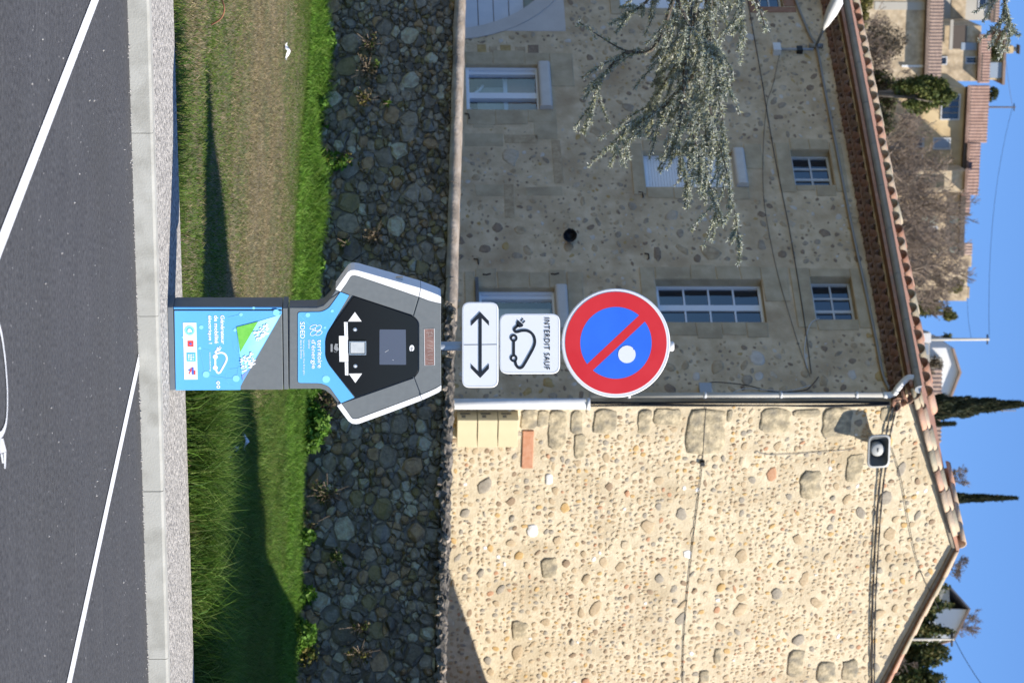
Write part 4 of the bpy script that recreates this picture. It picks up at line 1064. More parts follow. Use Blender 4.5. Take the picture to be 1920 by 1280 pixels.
def ev_icon(mb, T, sw, y0, y1, solid=False):
    """plug-in car line drawing; T maps the sign close-up coordinates to x, z"""
    k = sw
    body = smooth_line([(548, 640), (556, 672), (577, 695), (606, 688), (634, 645), (665, 590), (692, 540), (708, 495), (704, 448), (682, 413), (645, 393), (600, 392), (562, 402), (545, 396), (541, 378), (556, 362), (574, 346)], 5)
    ribbon(mb, [T(*p) for p in body], k, y0, y1)
    ribbon(mb, [T(536, 482), T(536, 588)], k, y0, y1)
    for c in ((536, 452), (536, 617)):
        q = T(*c); r = k * 1.38
        if solid: mb.prism(circ(q[0], q[1], r, 24), y0, y1)
        else: ribbon(mb, circ(q[0], q[1], r * .73, 24), k * .82, y0, y1, True)
    mb.prism([T(556, 330), T(568, 304), T(604, 334), T(616, 346), T(606, 360), T(580, 366), T(560, 352)], y0, y1)
    ribbon(mb, [T(594, 316), T(612, 292)], k * .42, y0, y1); ribbon(mb, [T(608, 332), T(629, 312)], k * .42, y0, y1)
def Tev(zx, zy):                                  # sign drawing fitted on the lower panel
    return z8(640 + (zx - 505) * (190 / 215.0), 620 + (zy - 288) * (375 / 424.0))
mb = MB(); ev_icon(mb, Tev, .0105, Y2 + .0001, Y2 + .0012, True); mb.build('car_pictogram', WPRINT, fpnl)
mb = MB()
for c in ((705, 1112), (708, 1165)):
    q = z8(*c); ribbon(mb, circ(q[0], q[1], .0082, 20), .0052, Y2, Y2 + .0012, True)
mb.build('ring_print', WPRINT, fpnl)
# the white strip of partners' emblems
decal('emblem_strip', up8([(236, 312), (255, 1068), (432, 1066), (414, 312)]), WSTICK, fpnl, Y2)
q = z8(327, 415); mb = MB(); ribbon(mb, circ(q[0], q[1], .026, 28), .009, Y3, Y3 + .0012, True); mb.build('emblem_print', CYAN, fpnl)
mb = MB(); mb.prism(circ(q[0], q[1], .0215, 24), Y3 + .0003, Y3 + .0012); mb.build('emblem_print', TEALP, fpnl)
mb = MB(); mb.prism([(q[0] + a * .001, q[1] + b * .001) for a, b in ((-10, -11), (8, -13), (13, -5), (9, 3), (10, 11), (2, 14), (-6, 8), (-13, 2))], Y4, Y4 + .0012); mb.build('emblem_print', WPRINT, fpnl)
decal('emblem_print', up8([(300, 552), (300, 628), (378, 630), (378, 552)]), REDP, fpnl, Y3)
q = z8(339, 590); mb = MB(); mb.prism([(q[0] - .009, q[1]), (q[0], q[1] - .009), (q[0] + .009, q[1]), (q[0], q[1] + .009)], Y4, Y4 + .0012); mb.build('emblem_print', BLUEP, fpnl)
decal('emblem_print', up8([(286, 708), (288, 825), (408, 826), (406, 708)]), TEALP, fpnl, Y3)
mb = MB()
for r_, ws in ((375, ((730, 738), (755, 775), (795, 803))), (345, ((730, 748), (758, 776), (786, 806))), (315, ((730, 750), (758, 775), (790, 800)))):
    for a, b in ws: mb.prism(up8([(r_ - 9, a), (r_ - 9, b), (r_ + 9, b), (r_ + 9, a)]), Y4, Y4 + .0012)
mb.build('emblem_print', WPRINT, fpnl)
mb = MB(); mb.prism(up8([(355, 905), (355, 1000), (380, 1000), (380, 905)]), Y3, Y3 + .0012); mb.prism(up8([(310, 935), (310, 950), (345, 940), (345, 925)]), Y3, Y3 + .0012); mb.build('emblem_print', BLUEP, fpnl)
mb = MB(); mb.prism(up8([(384, 945), (384, 1002), (404, 1002), (404, 945)]), Y3, Y3 + .0012); ribbon(mb, up8([(350, 935), (318, 995)]), .0055, Y3 - .0006, Y3 + .0006); ribbon(mb, up8([(352, 912), (330, 960)]), .0045, Y3 - .0006, Y3 + .0006); mb.build('emblem_print', REDP, fpnl)

# upper body: neck and head silhouette
nxl, nxr = xl + .004, xr
sil = up1([(829, 328), (829, 853), (1028, 852), (1065, 862), (1098, 888), (1150, 955), (1212, 1052), (1238, 1066), (1275, 1068), (1686, 916), (1806, 845), (1806, 262), (1680, 206), (1275, 92), (1240, 90), (1212, 102), (1132, 212), (1095, 268), (1055, 308), (1010, 324)])
mb = MB(); mb.prism(sil, .0, DEP * .62, .004); head = mb.build('head', SDARK, st)
# white bands round both flanks (they stand proud and wrap the edge)
def band(name, outer, inner, m, parent, y0=-.010, y1=DEP * .66):
    mb = MB()
    for i in range(len(outer) - 1): mb.prism([outer[i], outer[i + 1], inner[i + 1], inner[i]], y0, y1)
    return mb.build(name, m, parent)
oL = up1([(1129, 210), (1170, 152), (1207, 101), (1226, 89), (1250, 86), (1278, 91), (1480, 148), (1674, 203)])
iL = up1([(1160, 224), (1196, 174), (1222, 131), (1232, 122), (1250, 120), (1272, 124), (1466, 190), (1663, 258)])
band('white_band', oL, iL, SWHITE, st)
oL2 = up1([(1678, 205), (1740, 228), (1790, 248), (1806, 258)]); iL2 = up1([(1667, 259), (1728, 282), (1775, 294), (1806, 300)])
band('white_band', oL2, iL2, SWHITE, st)
oR = up1([(1139, 958), (1178, 1012), (1212, 1056), (1236, 1072), (1262, 1075), (1282, 1072), (1480, 1000), (1683, 922)])
iR = up1([(1165, 944), (1200, 992), (1226, 1030), (1240, 1042), (1258, 1043), (1276, 1040), (1470, 968), (1671, 892)])
band('white_band', oR[::-1], iR[::-1], SWHITE, st)
oR2 = up1([(1687, 920), (1740, 896), (1790, 872), (1808, 858)]); iR2 = up1([(1675, 890), (1728, 868), (1775, 846), (1808, 826)])
band('white_band', oR2[::-1], iR2[::-1], SWHITE, st)
def plate(name, poly, m, y=-.008, th=.03, bev=.003, parent=None): mb = MB(); mb.prism(poly, y, y + th, bev); return mb.build(name, m, parent or st)
plate('flank_panel', up1([(1162, 226), (1222, 134), (1234, 124), (1252, 122), (1272, 126), (1661, 260), (1626, 377)]), SGREY)
plate('flank_panel', up1([(1167, 943), (1228, 1030), (1242, 1040), (1258, 1041), (1274, 1038), (1668, 892), (1630, 780)]), SGREY)
cap_ = plate('head_cap', rounded(up1([(1630, 382), (1666, 262), (1730, 285), (1780, 297), (1805, 302), (1807, 824), (1775, 842), (1730, 864), (1676, 886), (1634, 776), (1664, 738), (1664, 420)]), [.004, .004, 0, 0, .004, .004, 0, 0, .004, .004, .02, .02], 3), SGREY)
nk = plate('neck_panel', up1([(832, 329), (832, 852), (1026, 850), (1063, 860), (1096, 886), (1162, 940), (1250, 906), (1080, 690), (1060, 640), (1060, 540), (1080, 484), (1240, 250), (1160, 226), (1090, 276), (1050, 316), (1006, 330)]), SGREY, y=-.004, th=.02)
screen = plate('screen_panel', rounded(up1([(1246, 254), (1080, 486), (1064, 535), (1064, 645), (1084, 690), (1256, 904), (1632, 774), (1660, 742), (1660, 418), (1630, 384)]), [.004, .02, .02, .02, .02, .004, .02, .02, .02, .02], 3), SBLACK, y=-.012, th=.02)
stk = plate('blue_collar_sticker', rounded(up1([(886, 358), (886, 812), (1034, 814), (1086, 834), (1164, 942), (1250, 906), (1082, 692), (1062, 645), (1062, 535), (1078, 484), (1216, 250), (1160, 229), (1086, 332), (1040, 356)]), [.016, .016, .02, .02, .002, .002, .02, .02, .02, .02, .002, .002, .02, .02], 3), SBLUE, y=-.0068, th=.004, bev=.001)
ribbon(mb := MB(), rounded(up1([(886, 358), (886, 812), (1034, 814), (1086, 834), (1164, 942), (1250, 906), (1082, 692), (1062, 645), (1062, 535), (1078, 484), (1216, 250), (1160, 229), (1086, 332), (1040, 356)]), [.016, .016, .02, .02, .002, .002, .02, .02, .02, .02, .002, .002, .02, .02], 3), .0035, -.0055, -.004, True); mb.build('sticker_seam', SSEAM, stk)
for x_, y_, r in ((950, 376, 15), (1107, 350, 10), (1060, 457, 8), (1068, 788, 25)):
    q = z1_(x_, y_); mb = MB(); mb.prism(circ(q[0], q[1], r / 3.4286 * .0032, 18), -.0082, -.0065); mb.build('dot_print', PALEDOT, stk)
mb = MB(); ribbon(mb, up1([(890, 366), (990, 470)]), .002, -.008, -.0065); ribbon(mb, up1([(1068, 770), (1010, 640)]), .0015, -.008, -.0065); mb.build('line_print', LINEB, stk)
def tx1(s, xt, xb, ya, yb, m=WPRINT, bold=0.0, y=-.0085, parent=None):
    a = z1_(xb, ya); b = z1_(xt, yb); return text(s, a[0], b[0], min(a[1], b[1]), max(a[1], b[1]), y, m, parent or stk, bold=bold)
tx1('SDED', 932, 900, 420, 526, bold=.004); tx1('Service public Des Energies', 932, 917, 535, 760); tx1('dans la Drôme', 915, 901, 535, 655)
tx1('territoire', 1042, 1012, 535, 715, bold=.006); tx1("d'énergie", 1004, 966, 535, 720, bold=.006); tx1('Drôme', 966, 952, 537, 590)
mb = MB()
for (x_, y_, w_, h_) in ((1018, 458, 20, 16), (985, 452, 22, 12), (1022, 492, 20, 12), (988, 490, 22, 16)):
    pl = []
    for t in [2 * math.pi * k / 22 for k in range(22)]:
        a, b = w_ * math.cos(t), h_ * math.sin(t); pl.append(z1_(x_ + a, y_ + b - a * .35))
    ribbon(mb, pl, .0030, -.0085, -.007, True)
ribbon(mb, up1([(1035, 470), (1005, 480), (965, 462)]), .003, -.0085, -.007); mb.build('swirl_emblem', WPRINT, stk)
# what sits on the black panel
SY = -.014
mb = MB(); mb.prism(rounded(up1([(1411, 466), (1411, 692), (1582, 693), (1580, 467)]), .004, 2), SY, SY + .003); dsp = mb.build('display', SDISP, screen)
mb = MB(); ribbon(mb, up1([(1445, 612), (1470, 598)]), .0012, SY - .001, SY); ribbon(mb, up1([(1495, 660), (1502, 664)]), .0015, SY - .001, SY); mb.build('display_scratch', SWHITE, dsp)
ribbon(mb := MB(), rect(*[z1_(1270, 541)[0] + .002, z1_(1270, 626)[0] - .002, z1_(1218, 580)[1] + .002, z1_(1325, 580)[1] - .002]), .008, SY - .008, SY + .002, True); rd_ = mb.build('card_reader', METAL, screen)
mb = MB(); mb.prism(up1([(1226, 549), (1226, 618), (1317, 618), (1317, 549)]), SY - .004, SY + .001); mb.build('reader_glass', mat('reader_grey', (.42, .45, .46), (.52, .54, .54), 18, .4), rd_)
for c in ((1254, 467), (1256, 701)):
    q = z1_(*c); mb = MB(); mb.prism(circ(q[0], q[1], .0125, 24), SY - .003, SY + .001, .002); b_ = mb.build('push_button', METAL, screen)
    mb = MB(); mb.prism(circ(q[0], q[1], .006, 18), SY - .006, SY - .003, .001); mb.build('button_cap', SWHITE, b_)
decal('white_label', up1([(1151, 508), (1154, 673), (1211, 674), (1209, 508)]), WSTICK, screen, SY, .002)
decal('white_label', up1([(1183, 419), (1186, 506), (1208, 506), (1206, 419)]), WSTICK, screen, SY, .002)
decal('white_label', up1([(1188, 676), (1190, 760), (1211, 761), (1210, 676)]), WSTICK, screen, SY, .002)
mb = MB()
for a in range(424, 500, 8): mb.prism(up1([(1196, a), (1196, a + 5), (1201, a + 5), (1201, a)]), SY - .0008, SY)
for a in range(680, 755, 9): mb.prism(up1([(1198, a), (1198, a + 5), (1203, a + 5), (1203, a)]), SY - .0008, SY)
for a in range(516, 620, 10): mb.prism(up1([(1194, a), (1194, a + 6), (1198, a + 6), (1198, a)]), SY - .0008, SY)
mb.build('label_print', GREYP, screen)
decal('direction_arrow', up1([(1209, 415), (1296, 415), (1253, 355)]), WSTICK, screen, SY, .002); decal('direction_arrow', up1([(1214, 750), (1256, 809), (1299, 749)]), WSTICK, screen, SY, .002)
HANDP = mat('hand_print', (.24, .25, .26), rough=.5)
decal('hand_symbol', up1([(1122, 572), (1128, 556), (1146, 560), (1140, 574), (1146, 582), (1150, 596), (1138, 606), (1128, 600), (1118, 590)]), HANDP, screen, SY, .002)
decal('card_symbol', rounded(up1([(1097, 560), (1097, 610), (1110, 610), (1110, 560)]), .003, 2), HANDP, screen, SY, .002)
ribbon(mb := MB(), up1([(1118, 604), (1124, 612), (1138, 612)]), .0022, SY - .0005, SY + .001); mb.build('card_symbol', HANDP, screen)
a = z1_(1604, 566); b = z1_(1634, 606); text('e', a[0], b[0], a[1], b[1], SY, WPRINT, screen, bold=.012)
# see-through strip in the cap
mb = MB(); mb.prism(up1([(1698, 466), (1702, 699), (1765, 697), (1763, 462)]), -.0095, -.007, .001); cs = mb.build('cap_window', mat('brownish_strip', (.17, .09, .07), (.26, .15, .12), 14, .25, spec=.6), cap_)
ribbon(mb := MB(), up1([(1698, 466), (1702, 699), (1765, 697), (1763, 462)]), .0022, -.0105, -.009, True); mb.build('strip_edge', WPRINT, cs)
GLINT = mat('pale_glint', (.55, .48, .44), rough=.4)  # pale strokes paint glints on the strip
for i in range(9):
    mb = MB(); y_ = 490 + i * 24; p0 = (1712 + random.uniform(-4, 12), y_); p1_ = (1735, y_ + random.uniform(-14, 14)); p2 = (1755, y_ + random.uniform(-10, 14))
    ribbon(mb, up1([p0, p1_, p2]), .0012, -.0103, -.0098); mb.build('strip_glint', GLINT, cs)
mb = MB(); ribbon(mb, up1([(1720, 480), (1728, 510), (1750, 500), (1745, 478)]), .0012, -.0103, -.0098)
mb.build('strip_glint', GLINT, cs)
mb = MB(); a, b = up1([(1574, 178), (1574, 150)]); q = z1_(1548, 168)
# lock on the left flank
mb = MB(); p_ = z1_(1540, 165); mb.box(p_[0] - .012, p_[0] + .004, .04, .07, p_[1] - .02, p_[1] + .02); mb.build('flank_lock', METAL, st)

# ================================================================== SIGN POST
PY = 16.28
TF = Frame((at(900, 643, PY).x, PY, .116), 0)
sp = tag(empty('sign_post', TF.o, 0), 'traffic sign pole behind the charging station with a round no-parking sign and two white panels', 'traffic sign')
def t2(zx, zy): x, z = TF.m(840 + zx / 4.3636, 530 + zy / 4.3636); return (x, z - .116)
SRED = mat('sign_red', (.72, .025, .03), (.76, .035, .04), 6, .38); SBL = mat('sign_blue', (.035, .17, .80), (.04, .19, .83), 6, .38); SWH = mat('sign_white', (.88, .88, .87), rough=.35); SEDGE = mat('sign_aluminium', (.62, .64, .65), rough=.4, metal=.3)
SBK = mat('sign_black', (.018, .021, .028), rough=.45); SLINE = mat('sign_grey_line', (.62, .65, .69), rough=.5); POLE = mat('galvanised_pole', (.30, .33, .36), (.36, .385, .41), 12, .45, metal=.3)
ztop = t2(1845, 480)[1]; px_ = t2(50, 517)[0]
mb = MB(); mb.tube([(px_, .05, 0), (px_, .05, ztop)], .028, 16); mb.build('pole', POLE, sp)
mb = MB(); mb.tube([(px_ + .002, .05, ztop - .025), (px_ + .002, .05, ztop), (px_ + .002, .05, ztop + .008)], [.031, .031, .024], 16); mb.build('pole_cap', PIPE_W, sp)
# round sign: centre, radii
c = t2(1371, 491); R0 = (t2(1371, 942)[0] - t2(1371, 52)[0]) / 2; Rr = R0 * .935; Rb = R0 * .660
mb = MB(); mb.prism(circ(c[0] + .001, c[1], R0, 72), -.028, .012, .004); rs = mb.build('round_sign', SWH, sp)
mb = MB(); ribbon(mb, circ(c[0], c[1], R0 * .975, 72), .0016, -.0285, -.027, True); mb.build('rim_line', SLINE, rs)
mb = MB(); ribbon(mb, circ(c[0], c[1], (Rr + Rb) / 2, 72), Rr - Rb, -.0300, -.027, True); mb.build('red_ring', SRED, rs)
dvec = Vector((t2(1160, 690)[0] - t2(1580, 296)[0], t2(1160, 690)[1] - t2(1580, 296)[1])).normalized(); nvec = Vector((-dvec.y, dvec.x))
hw = .0262
for sgn in (1, -1):
    t_off = hw; a0 = math.asin(hw / Rb); base = math.atan2(nvec.y * sgn, nvec.x * sgn)
    seg = circ(c[0], c[1], Rb - .0005, 40, base - math.pi / 2 + a0, base + math.pi / 2 - a0)
    mb = MB(); mb.prism(seg, -.0300, -.027); mb.build('blue_field', SBL, rs)
L_ = math.sqrt(Rb ** 2 - hw ** 2)
bar = [(c[0] + dvec.x * s * (L_ + .004) + nvec.x * t * (hw - .0004), c[1] + dvec.y * s * (L_ + .004) + nvec.y * t * (hw - .0004)) for s, t in ((-1, -1), (1, -1), (1, 1), (-1, 1))]
mb = MB(); mb.prism(bar, -.0303, -.027); mb.build('red_bar', SRED, rs)
q = t2(1460, 585); pl = [(q[0] + .0535 * (1 + random.gauss(0, .008)) * math.cos(t), q[1] + .0535 * (1 + random.gauss(0, .008)) * math.sin(t)) for t in [2 * math.pi * k / 48 for k in range(48)]]
pl[17] = ((pl[17][0] + q[0] * .12) / 1.12, (pl[17][1] + q[1] * .12) / 1.12)
mb = MB(); mb.prism(pl, -.0318, -.0306); mb.build('white_sticker', SWH, rs)
def mini_panel(name, zx0, zx1, zy0, zy1, r):
    a = t2(zx0, (zy0 + zy1) / 2); b = t2(zx1, (zy0 + zy1) / 2); x0 = t2((zx0 + zx1) / 2, zy0)[0]; x1 = t2((zx0 + zx1) / 2, zy1)[0]
    mb = MB(); mb.prism(rounded(rect(x0, x1, a[1], b[1]), r, 7), -.026, .004, .003); o = mb.build(name, SWH, sp)
    e = .0085; mb = MB(); ribbon(mb, rounded(rect(x0 + e, x1 - e, a[1] + e, b[1] - e), r * .8, 7), .0016, -.0268, -.0255, True); mb.build('border_line', SLINE, o)
    return o
p1o = mini_panel('text_panel', 420, 914, 252, 745, .055); p1o['label'] = 'square white panel reading INTERDIT SAUF above a plug-in car drawing'
a = t2(785, 288); b = t2(832, 710); text('INTERDIT SAUF', a[0], b[0], a[1], b[1], -.0285, SBK, p1o, bold=.012, spacing=1.18)
mb = MB(); ev_icon(mb, t2, .0165, -.0285, -.0255); mb.build('car_pictogram', SBK, p1o)
p2o = mini_panel('arrow_panel', 113, 411, 158, 857, .05); p2o['label'] = 'long white panel with a double-headed black arrow'
mb = MB(); ribbon(mb, [t2(262, 262), t2(262, 755)], .0195, -.0285, -.0255)
for tip, s in ((238, 1), (778, -1)):
    mb.prism([t2(262, tip), t2(188, tip + s * 76), t2(188, tip + s * 114), t2(262, tip + s * 40)], -.0287, -.0255)
    mb.prism([t2(262, tip), t2(262, tip + s * 40), t2(334, tip + s * 114), t2(334, tip + s * 76)], -.0287, -.0255)
mb.build('double_arrow', SBK, p2o)
mb = MB(); ribbon(mb, [t2(128, 508), t2(247, 507)], .0022, -.0275, -.0255); ribbon(mb, [t2(277, 507), t2(397, 505)], .0022, -.0275, -.0255); mb.build('middle_line', SBK, p2o)
for zz in (t2(262, 507)[1], t2(667, 500)[1], c[1] - .12, c[1] + .12):
    mb = MB(); mb.box(px_ - .036, px_ + .036, .013, .085, zz - .015, zz + .015); mb.build('clamp', SEDGE, sp)

# ================================================================== VEGETATION HELPERS
def tinted(cols, n, jit=.12):
    c = np.array(cols)[np.random.randint(0, len(cols), n)]
    return np.clip(c * (1 + np.random.normal(0, jit, (n, 1))), 0.003, 1).astype(np.float32)
def leaf_quads(C, size, cols, flat=0.0, aspect=.6, jit=.2):
    """leaf-sized faces centred at C (n, 3), each facing its own way"""
    n = len(C); a = unit(np.random.normal(0, 1, (n, 3))); b = unit(np.cross(a, np.random.normal(0, 1, (n, 3))))
    s = (size * np.random.uniform(.6, 1.4, (n, 1)))
    a = a * s; b = b * s * aspect
    V = np.stack([C - a, C - b * .9 + a * .1, C + a, C + b * .9 + a * .1], 1)
    return V, tinted(cols, n, jit)
def blob_points(n, centre, rad, clumps=14, spread=.45):
    """points in uneven clumps inside an ellipsoid"""
    K = unit(np.random.normal(0, 1, (clumps, 3))) * np.random.uniform(.25, .85, (clumps, 1)); k = np.random.randint(0, clumps, n)
    P = K[k] + unit(np.random.normal(0, 1, (n, 3))) * np.random.uniform(.2, 1, (n, 1)) ** .6 * spread * np.random.uniform(.6, 1.25, (clumps, 1))[k]
    return np.array(centre) + P * np.array(rad)
def bush(name, label, cat, centre, rad, n, size, cols, group=None, clumps=14, trunk=True, spread=.45):
    base = Vector((centre[0], centre[1], centre[2] - rad[2]))
    t = tag(empty(name, base), label, cat, group)
    P = blob_points(n, (0, 0, rad[2]), rad, clumps, spread); P[:, 2] = np.maximum(P[:, 2], .01)
    V, T = leaf_quads(P, size, cols); o = quads('foliage', V, LEAF, t, T)
    if trunk:
        mb = MB()
        for i in range(5):
            d = Vector((random.uniform(-1, 1) * rad[0] * .5, random.uniform(-1, 1) * rad[1] * .5, rad[2] * random.uniform(.8, 1.5)))
            mb.tube([(0, 0, -1), d * .5 + Vector((0, 0, -.05)), d], [rad[2] * .06, rad[2] * .04, .01], 5)
        mb.build('trunk', BARK, t)
    return t
def bare_tree(name, label, base, h, spread, seed, depth=5, r0=None, lean=(0, 0), m=TWIG, thin=.012, group=None):
    rnd = random.Random(seed); t = tag(empty(name, base), label, 'tree', group)
    tr = MB(); tw = MB(); r0 = r0 or h * .022
    def grow(p, d, L, r, k):
        pts = [p]; q = p
        for s in range(3):
            d = (d + Vector((rnd.gauss(0, .16), rnd.gauss(0, .16), rnd.gauss(.05, .08)))).normalized(); q = q + d * L / 3; pts.append(q)
        (tr if k == 0 else tw).tube(pts, [max(r * (1 - .14 * i), thin) for i in range(4)], 5 if k < 2 else 3, caps=False)
        if k >= depth: return
        for i in range(rnd.choice((2, 3, 3)) if k else 5):
            a = Vector((rnd.gauss(0, 1) * spread, rnd.gauss(0, 1) * spread, rnd.uniform(.1, .8)))
            nd = (d * .55 + a * .6).normalized(); st_ = pts[rnd.choice((1, 2, 3, 3))]
            grow(st_, nd, L * rnd.uniform(.55, .82), max(r * .55, thin), k + 1)
    grow(Vector((0, 0, 0)), Vector((lean[0], lean[1], 1)).normalized(), h * .34, r0, 0)
    tr.build('trunk', BARK, t); tw.build('branches', m, t); return t
def cypress(label, px_tip, py, px_base, py0, py1, Y):
    tip = at(px_tip, py, Y); bl = at(px_base, py0, Y); br = at(px_base, py1, Y); h = (tip.z - bl.z); w_ = (br.x - bl.x) / 2 * .74; zb = bl.z - 3.5
    t = tag(empty('cypress_tree', ((bl.x + br.x) / 2, Y, zb)), label, 'tree', 'cypresses behind the house'); H = tip.z - zb
    n = 9000; u = np.random.uniform(0, 1, n) ** .8; hz = .06 + .94 * u
    prof = np.minimum(1, (1 - hz) * 2.2) ** .75 * (1 + .12 * np.sin(hz * 40 + np.random.uniform(0, 6)))
    prof *= np.where(hz < .5, 1, 1 - .25 * (hz - .5)); ang = np.random.uniform(0, 2 * np.pi, n); rr_ = w_ * 1.02 * prof * np.random.uniform(.25, 1, n) ** .4 * (1 + .16 * np.sin(ang * 5 + hz * 23))
    C = np.stack([rr_ * np.cos(ang) + (tip.x - (bl.x + br.x) / 2) * hz, rr_ * np.sin(ang), hz * H], 1)
    a = unit(np.stack([np.cos(ang) * .25, np.sin(ang) * .25, np.ones(n)], 1) + np.random.normal(0, .2, (n, 3))) * .19 * np.random.uniform(.6, 1.3, (n, 1))
    b = unit(np.cross(a, np.random.normal(0, 1, (n, 3)))) * .05
    quads('foliage', np.stack([C - a, C - b, C + a, C + b], 1), LEAF, t, tinted([(.035, .045, .022), (.05, .058, .026), (.028, .038, .02), (.075, .07, .035)], n))
    mb = MB(); mb.tube([(0, 0, -1), (0, 0, H * .5), (0, 0, H * .95)], [w_ * .16, w_ * .1, .02], 6); mb.build('trunk', BARK, t); return t

# ================================================================== GRASS
def wave(x, y, s=1.0):
    return (np.sin(x * 1.7 * s + 2.1 * np.sin(y * .8 * s)) + np.sin(y * 1.3 * s + 1.4 * np.sin(x * 1.1 * s + 1)) + np.sin((x + y) * 2.9 * s)) / 3
def wallY(x): return 36.0 - (x / .8988) * .4384
def lawn_z(x, y):
    y0 = 17.2 + .41 * x; f = (y - 36.0) * .8988 + x * .4384; k = x * .8988 - (y - 36) * .4384; k = np.clip(k, -14, 12)
    yw = y - f / .8988; t = np.clip((y - y0) / np.maximum(yw - y0, 1), 0, 1); t = t * t * (3 - 2 * t)
    tt = np.clip((y - y0) / np.maximum(yw - y0, 1) * 8, 0, 1)
    return .085 * (1 - t) + (.284 - .028 * k) * t + .02 * np.sin(x * 2.1 + y) * np.sin(y * 1.3) * tt
def blades(name, X, Y, H, Wd, cols, lean=.35, label=None, jit=.18, mix=None):
    n = len(X); Z = lawn_z(X, Y); a = np.random.uniform(0, 2 * np.pi, n)
    base = np.stack([X, Y, Z - .01], 1); sx = np.stack([np.cos(a), np.sin(a), np.zeros(n)], 1) * (Wd / 2)[:, None]
    d = np.random.normal(0, lean, (n, 2)); tip = base + np.stack([d[:, 0] * H, d[:, 1] * H, H], 1)
    mid = base + np.stack([d[:, 0] * H * .25, d[:, 1] * H * .25, H * .55], 1)
    Q = np.stack([base - sx, base + sx, mid + sx * .8, mid - sx * .8], 1); T_ = np.stack([mid - sx * .8, mid + sx * .8, tip, tip], 1)
    c = tinted(cols, n, jit)
    pn = wave(X * 2.3, Y * 1.1, 1.7) * .5 + wave(X * 5.1 + 2, Y * 2.7, 2.3) * .5; H = H * np.clip(1 + .55 * pn, .45, 1.8); base_tint = np.clip(1 + .38 * pn, .5, 1.6)[:, None]
    c = c * base_tint
    if mix is not None: c = c * (1 - mix[:, None]) + tinted(mix_cols, n, jit) * mix[:, None]
    V = np.concatenate([Q, T_], 0); C = np.concatenate([c, c], 0)
    o = quads(name, V, GRASS_M, None, C); return tag(o, label, 'grass', kind='stuff')
GREEN = [(.08, .15, .02), (.11, .185, .026), (.06, .12, .018), (.135, .20, .035), (.16, .185, .045)]
DRY = [(.34, .27, .15), (.28, .215, .115), (.40, .32, .19), (.20, .16, .08), (.19, .18, .065)]
mix_cols = DRY
def scatter(n, fy0, fy1, xspan=(-.155, .155)):
    u = np.random.uniform(xspan[0], xspan[1], n); t = np.random.uniform(0, 1, n)
    # even over the ground: try depths, keep those inside
    Y = np.random.uniform(15.5, 42, n); X = u * Y
    keep = (Y > fy0(X)) & (Y < fy1(X)); p = np.random.uniform(0, 1, n) < (Y / 42)
    k = keep & p; return X[k], Y[k]
back = lambda x: 17.22 + .41 * x
def rel(x, y): return (y - back(x)) / (wallY(x) - back(x))
# dry, trodden middle of the lawn
X, Y = scatter(460000, back, lambda x: wallY(x) - .1)
r = rel(X, Y); w1 = wave(X, Y * .35, 1.2) * .5 + wave(X * 1.0, Y, 3.1) * .35
side = np.clip((X - .2 + (Y - 22) * .05) / .9, 0, 1)            # greener and longer towards the right
dry = np.clip(1.35 - np.abs(r - .52) / .21 * .9, 0, 1) * (1 - side) + (1 - side) * np.clip(.30 + w1 * 1.2, 0, .85) * (r < .32)
dry = np.clip(dry - np.clip((r - .82) * 6, 0, 1), 0, 1)
H = .032 + .022 * np.random.uniform(0, 1, len(X)) + .05 * np.clip(w1, 0, 1) * (1 - dry) + .06 * side
mixv = (np.random.uniform(0, 1, len(X)) < dry).astype(np.float32)
blades('lawn_grass', X, Y, H, np.random.uniform(.004, .009, len(X)), GREEN, .6, 'short lawn of green and straw-coloured grass between pavement and river wall', mix=mixv)
# longer grass along the pavement edge
X, Y = scatter(420000, back, lambda x: back(x) + .55 + .5 * (x > 0) + .25 * np.sin(x * 3))
keep = (X < -.9 + .5 * np.random.normal(0, 1, len(X))) | (np.random.uniform(0, 1, len(X)) < .25); X, Y = X[keep], Y[keep]
blades('edge_grass', X, Y, .05 + .10 * np.random.uniform(0, 1, len(X)) ** 1.5, np.random.uniform(.005, .009, len(X)), GREEN, .5, 'longer green grass along the back edge of the pavement')
# tall tufts on the right
tu = []; random.seed(12)
for i in range(420):
    x = random.uniform(.28, 2.9); y = back(x) + random.uniform(.12, 1.5) * (1 + .25 * random.random()); tu.append((x, y, random.choice((.12, .18, .26, .34)) * random.uniform(.8, 1.2) * (1.15 - .12 * x), random.uniform(.04, .12)))
for i in range(190):
    x = random.uniform(.3, 5.0); y = random.uniform(back(x) + 2, wallY(x) - 1.0); tu.append((x, y, random.uniform(.08, .2), random.uniform(.08, .2)))
X, Y, H = [], [], []
for x, y, h, s in tu:
    k = int(70 + 260 * s); X.append(np.random.normal(x, s, k)); Y.append(np.random.normal(y, s, k)); H.append(h * np.random.uniform(.45, 1.1, k))
X, Y, H = map(np.concatenate, (X, Y, H)); k = Y > back(X) + .03; X, Y, H = X[k], Y[k], H[k]
blades('grass_tufts', X, Y, H, np.random.uniform(.006, .011, len(X)), [(.08, .16, .02), (.115, .205, .028), (.06, .13, .018), (.16, .22, .05)], .5, 'tall green grass tufts on the right of the charging station')
